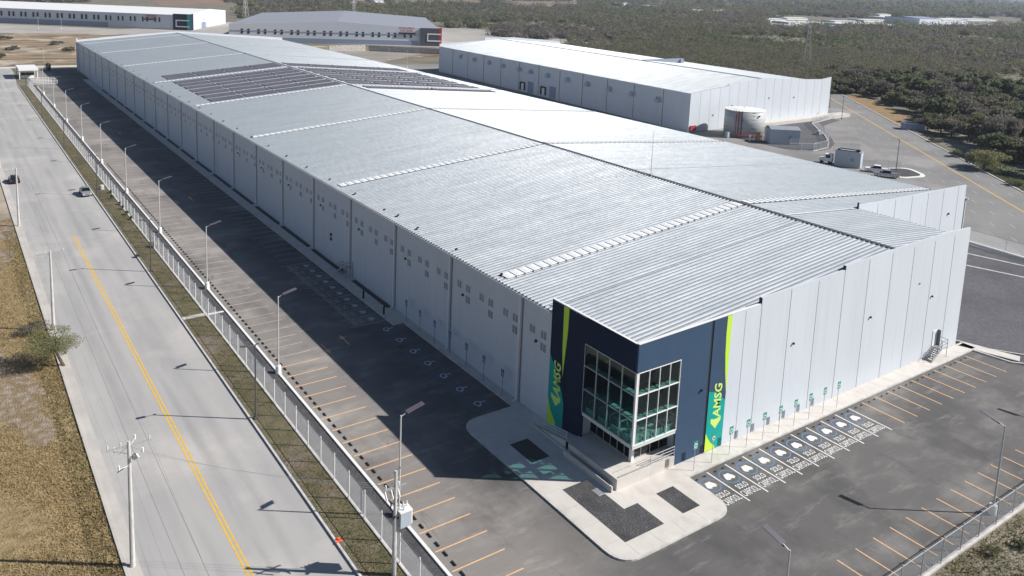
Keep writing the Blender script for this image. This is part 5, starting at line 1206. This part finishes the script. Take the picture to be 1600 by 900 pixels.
for i, (u, v) in enumerate(pl):
    g = G(u, v, 0); lab = 'palm in the right woodland, %s from the left' % nth(i)
    if i == 0: p0_ = palm(lab); p0_.location = (g.x, g.y, 0); p0_.scale = (1.7,)*3
    else: dup(p0_, (g.x, g.y, 0), i*1.3, lab, (1.6+.15*(i % 3),)*3)
# named individuals
def one(kind, label, cat, u, v, seed, mats, mip, r, h, nb, nl, ls, **k):
    g = G(u, v); s = tree(kind, label, cat, seed, mats, mip, r, h, nb, nl, ls, **k); s.location = (g.x, g.y, 0); return s
one('mesquite_tree','wispy green mesquite tree leaning over the left road kerb','tree',101,572,21,[M['leaf_mesq'],SC],(.75,.25),3.3,4.6,30,11000,.062,lean=(-1.5,.7),limbs=12,aspect=1.1)
one('shrub','wide olive green shrub at the edge of the right road','shrub',1537,264,22,[M['leaf_mesq'],GY],(.7,.3),6.6,6.2,26,7500,.2)
one('shrub','small dark shrub left of the wide olive one by the right road','shrub',1496,245,23,[SC,GR],(.6,.4),2.6,2.4,10,1100,.18)
one('bare_tree','grey leafless tree spreading over the left dry field','tree',50,520,24,[M['leaf_grey'],M['leaf_mesq']],(.75,.25),2.3,1.3,18,3200,.06,limbs=8)
one('tree','tall grey green tree right of the yellow green ones','tree',1568,236,25,[GY,SC],(.6,.4),6.4,10.5,26,7000,.26,limbs=8)
one('tree','bushy green tree standing at the front of the right woodland','tree',1526,218,26,[LI,GR],(.5,.5),5.4,8.2,22,6000,.24)
one('bush','round green bush at the right edge by the lower road kerb','bush',1585,290,27,[GR,LI],(.6,.4),2.0,1.5,12,1200,.16)
one('bush','brown green bush at the kerb above the wide olive shrub','bush',1462,222,28,[GY,SC],(.6,.4),2.2,1.6,12,900,.17)
for i, (u, v, r_) in enumerate(((175,302,.45),(176,311,.42),(189,320,.5),(192,327,.42),(199,336,.5),(206,343,.4))):
    one('shrub', 'small dark clipped shrub against the left fence, %s from the far end' % nth(i), 'shrub', u, v, 40+i, [GR], (1.,), r_, 1.1, 8, 500, .08, limbs=3)
one('agave','pale grey green agave-like shrub against the left fence','shrub',240,386,50,[M['leaf_mesq'],M['b3wall']],(.6,.4),.7,1.3,10,500,.12,limbs=3)
for i, (u, v, r_, h) in enumerate(((105,34,3.5,5),(8,62,4,4),(20,78,4,3.5),(85,70,5,3.5),(110,80,4,4),(1,92,4,4.5))):
    one('bush','bush on the excavated ground at the upper left, %s' % ('by the far warehouse corner','far left','left of the middle','middle','nearest the long warehouse','at the picture edge')[i],'bush',u,v,60+i,[SC,GY],(.6,.4),r_,h*.7,12,900,.4)
g = G(1590,160)

translucent(['grassdry','grassgreen'], .5)
# blades: dry grass of the left field, grass of the verge
def grass(name, n, region, hmin, hmax, matn, label, wd=.05, dens=None):
    x0, x1, y0, y1 = region; rr = np.random.default_rng(len(name)+n); x = rr.uniform(x0,x1,n); y = y0+(y1-y0)*rr.random(n)**1.5
    if dens is not None: keep = dens(x, y, rr); x = x[keep]; y = y[keep]; n = len(x)
    a = rr.uniform(0,6.283,n); h = rr.uniform(hmin,hmax,n); w_ = wd*rr.uniform(.6,1.6,n); lx = rr.normal(0,.5,n)*h; ly = rr.normal(0,.5,n)*h
    v = np.empty((n,3,3)); v[:,0] = np.stack([x-np.cos(a)*w_, y-np.sin(a)*w_, np.full(n,.0)],1); v[:,1] = np.stack([x+np.cos(a)*w_, y+np.sin(a)*w_, np.full(n,.0)],1); v[:,2] = np.stack([x+lx, y+ly, h],1)
    me = bpy.data.meshes.new(name); me.vertices.add(3*n); me.vertices.foreach_set('co', v.ravel()); me.loops.add(3*n); me.loops.foreach_set('vertex_index', np.arange(3*n)); me.polygons.add(n); me.polygons.foreach_set('loop_start', np.arange(n)*3); me.polygons.foreach_set('loop_total', np.full(n,3)); me.materials.append(M[matn]); me.update()
    o = bpy.data.objects.new(name, me); COL.objects.link(o); o['kind'] = 'stuff'; tag(o, label, 'grass'); return o
def patch(x, y, rr): return (np.sin(x*.55+1.3*np.sin(y*.21))+np.sin(y*.37+x*.2)+rr.normal(0,.6,len(x))) > -.75
BARE = [(-44.6,44,2.9,6.5),(-43.0,36,1.4,3.5),(-46.5,53,2.2,4),(-44,92,3.5,5),(-42,105,3,6),(-50,60,4,8)]
for i_, (bx, by, rx_, ry_) in enumerate(BARE):
    mb = MB(); mb.poly([(bx+rx_*math.cos(t*.262)*(1+.22*math.sin(t*2.3+i_)), by+ry_*math.sin(t*.262)*(1+.2*math.cos(t*1.7+i_))) for t in range(24)], .001+.004*i_); struct(mb.build('bare_patch', M['barepatch']))
def patch2(x, y, rr):
    k = patch(x, y, rr)
    for bx, by, rx_, ry_ in BARE: k &= ((x-bx)/rx_)**2+((y-by)/ry_)**2 > .75+.5*rr.random(len(x))
    return k
grass('dry_grass', 150000, (-62,-39.8,2,112), .06, .24, 'grassdry', 'dry golden grass covering the left field', .045, patch2)
grass('green_grass', 5000, (-41.6,-39.8,2,105), .10, .3, 'grassgreen', 'green grass along the kerb of the left field', .05)
grass('verge_grass', 26000, (-24.95,-22.2,-12,180), .06, .20, 'grassgreen', 'short patchy grass on the verge between road and fence', .04, patch)
grass('weed_patch', 26000, (8,70,-34,-20.6), .1, .4, 'grassgreen', 'weeds on the soil outside the lower right fence', .06, patch)
for i, (x, y) in enumerate(((22,-22.6),(27,-23.5),(31,-22.2),(19,-21.9))):
    s = tree('weed_bush','low green weed bush outside the lower right fence, %s from the left' % ('second','third','fourth','first')[i],'bush',80+i,[LI,GR],(.6,.4),.8,.9,8,500,.07); s.location = (x,y,0)

m_ = MB()
rr_ = random.Random(5)
for _ in range(9000):
    t_ = rr_.uniform(-80,-22); s_ = rr_.uniform(8.6,13.5) if rr_.random() < .75 else rr_.uniform(13.5,19); p_ = Vector(rp(t_, s_)); a_ = rr_.random()*6.28; w_ = .10; h_ = rr_.uniform(.12,.45)
    m_.add([(p_.x-math.cos(a_)*w_,p_.y-math.sin(a_)*w_,0),(p_.x+math.cos(a_)*w_,p_.y+math.sin(a_)*w_,0),(p_.x+rr_.uniform(-.2,.2),p_.y+rr_.uniform(-.2,.2),h_)],[(0,1,2)])
tag(m_.build('roadside_grass', M['leaf_green']), 'low green growth along the outer kerb of the right road', 'grass', None, 'stuff')
# woodland stuff: crowns that run together beyond the individual trees
def wood(name, n, dmin, dmax, leaf, per, label, size, seed, u0=-60, u1=1700):
    rr = np.random.default_rng(seed); X = []; Y = []; D = []
    while len(X) < n:
        u = rr.uniform(u0, u1); dd = dmin*(dmax/dmin)**rr.random()
        dr = fw + r2*((u-765.918)/F); az = math.atan2(dr.x, dr.y); x = CAM.x+math.sin(az)*dd; y = CAM.y+math.cos(az)*dd
        if not okwood(x, y): continue
        if math.sin(x*.021+1.7*math.sin(y*.013))+math.sin(y*.027+1.3*math.sin(x*.017))+rr.normal(0,.45) < -.55: continue
        X.append(x); Y.append(y); D.append(dd)
    X = np.array(X); Y = np.array(Y); D = np.array(D); rad = size*np.clip(rr.lognormal(-.1,.38,n),.4,2.2)*(1+D/2500)
    N_ = n*per; idx = np.repeat(np.arange(n), per); dv = rr.normal(size=(N_,3)); dv /= np.linalg.norm(dv,axis=1)[:,None]; q = rr.random(N_)**.35
    lob = rr.normal(size=(n,5,3))*.38; li = rr.integers(0,5,N_)
    p = np.empty((N_,3)); off = lob[idx, li]+dv*(q*.55)[:,None]
    p[:,0] = X[idx]+off[:,0]*rad[idx]; p[:,1] = Y[idx]+off[:,1]*rad[idx]; p[:,2] = np.abs(rad[idx]*.50+off[:,2]*rad[idx]*.48)
    s = leaf*rr.uniform(.6,1.4,(N_,1))*(1+D[idx]/700)[:,None]
    ct = np.array([(math.cos(k*1.0472)*q, math.sin(k*1.0472)*q, z) for q, z in ((.62,.12),(.55,.55)) for k in range(6)]+[(0,0,.95)])
    ctri = [(k,(k+1)%6,6+k) for k in range(6)]+[((k+1)%6,6+(k+1)%6,6+k) for k in range(6)]+[(6+k,6+(k+1)%6,12) for k in range(6)]
    cv = ct[np.array(ctri).ravel()]; nc = len(ctri)
    jit = 1+.22*np.sin(np.arange(n)[:,None]*7.1+np.arange(len(cv))[None,:]%13)
    cc = np.empty((n,len(cv),3)); cc[:,:,0] = X[:,None]+cv[None,:,0]*rad[:,None]*.78*jit; cc[:,:,1] = Y[:,None]+cv[None,:,1]*rad[:,None]*.78*jit; cc[:,:,2] = cv[None,:,2]*rad[:,None]*.52
    a = rr.normal(size=(N_,3)); a /= np.linalg.norm(a,axis=1)[:,None]; b = np.cross(a, rr.normal(size=(N_,3))); b /= np.linalg.norm(b,axis=1)[:,None]
    v = np.concatenate([np.stack([p-a*s, p+b*s*.8, p+a*s],1).reshape(-1,3), cc.reshape(-1,3)]); idx = np.concatenate([idx, np.repeat(np.arange(n), nc)]); N_ += n*nc
    me = bpy.data.meshes.new(name); me.vertices.add(3*N_); me.vertices.foreach_set('co', v.ravel()); me.loops.add(3*N_); me.loops.foreach_set('vertex_index', np.arange(3*N_)); me.polygons.add(N_); me.polygons.foreach_set('loop_start', np.arange(N_)*3); me.polygons.foreach_set('loop_total', np.full(N_,3))
    for k_ in (SC, GR, GY, LI): me.materials.append(k_)
    zn = np.sin(X*.017+2*np.sin(Y*.011))+np.sin(Y*.023+1.5*np.sin(X*.009))+rr.normal(0,.5,n); tm = np.where(zn > .7, 1, np.where(zn < -.6, 2, 0)); tm = np.where(rr.random(n) < .07, 3, tm); tm = np.where(rr.random(n) < .15, 0, tm); me.polygons.foreach_set('material_index', tm[idx]); me.update()
    o = bpy.data.objects.new(name, me); COL.objects.link(o); tag(o, label, 'woodland', None, 'stuff'); return o
def proj(x, y, z=0):
    dv = Vector((x,y,z))-CAM; zz = dv.dot(fw)
    return (765.918+F*dv.dot(r2)/zz, 169.021-F*dv.dot(u2)/zz) if zz > 1 else (-999,-999)
def inrect(u, v, a, b, c, e): return a < u < b and c < v < e
def okwood(x, y):
    if not clear(x, y) and x > 200 and y < 330: return False
    dd = math.hypot(x-CAM.x, y-CAM.y); s, t = lat(x, y)
    if dd < rng_far and s > 0 and t < 130: return False
    u, v = proj(x, y)
    if v > 150: return False
    if u < 770 and v > 46-.0*u: return False
    if u < 372 and v > 4: return False
    if 372 <= u < 700 and v > 34 and u > 380: return False
    if u < 880 and v > 62: return False
    if 690 < u < 765 and v > 44: return False
    for r_ in ((218,355,-9,9),(548,606,-9,9),(614,750,-9,8),(795,905,2,12),(1195,1600,28,44)):
        if inrect(u, v, *r_): return False
    return True
wood('woodland', 5600, 170, 620, .26, 150, 'grey green scrub woodland behind and right of the second warehouse', 3.7, 5, 700, 1640)
wood('woodland', 9500, 620, 2200, .48, 75, 'hazy dark scrub woodland stretching to the far plain', 5.0, 6)
wood('woodland', 4600, 2200, 6500, 1.0, 36, 'bluish woodland strip on the horizon plain', 9.0, 8)

# ------------------------------------------------------------------ haze
hz, t, p = new_mat('haze_air'); t.nodes.remove(p)
pv = t.nodes.new('ShaderNodeVolumePrincipled'); pv.inputs['Color'].default_value = (.70,.80,.95,1); pv.inputs['Density'].default_value = HAZE; pv.inputs['Anisotropy'].default_value = .0
t.links.new(pv.outputs[0], t.nodes['Material Output'].inputs['Volume'])
if HAZE > 0:
    mb = MB(); mb.box(-9500,16500,-9500,16500,-12,190); o = mb.build('haze', hz); o['kind'] = 'stuff'; o['label'] = 'thin bluish haze over the far plain'
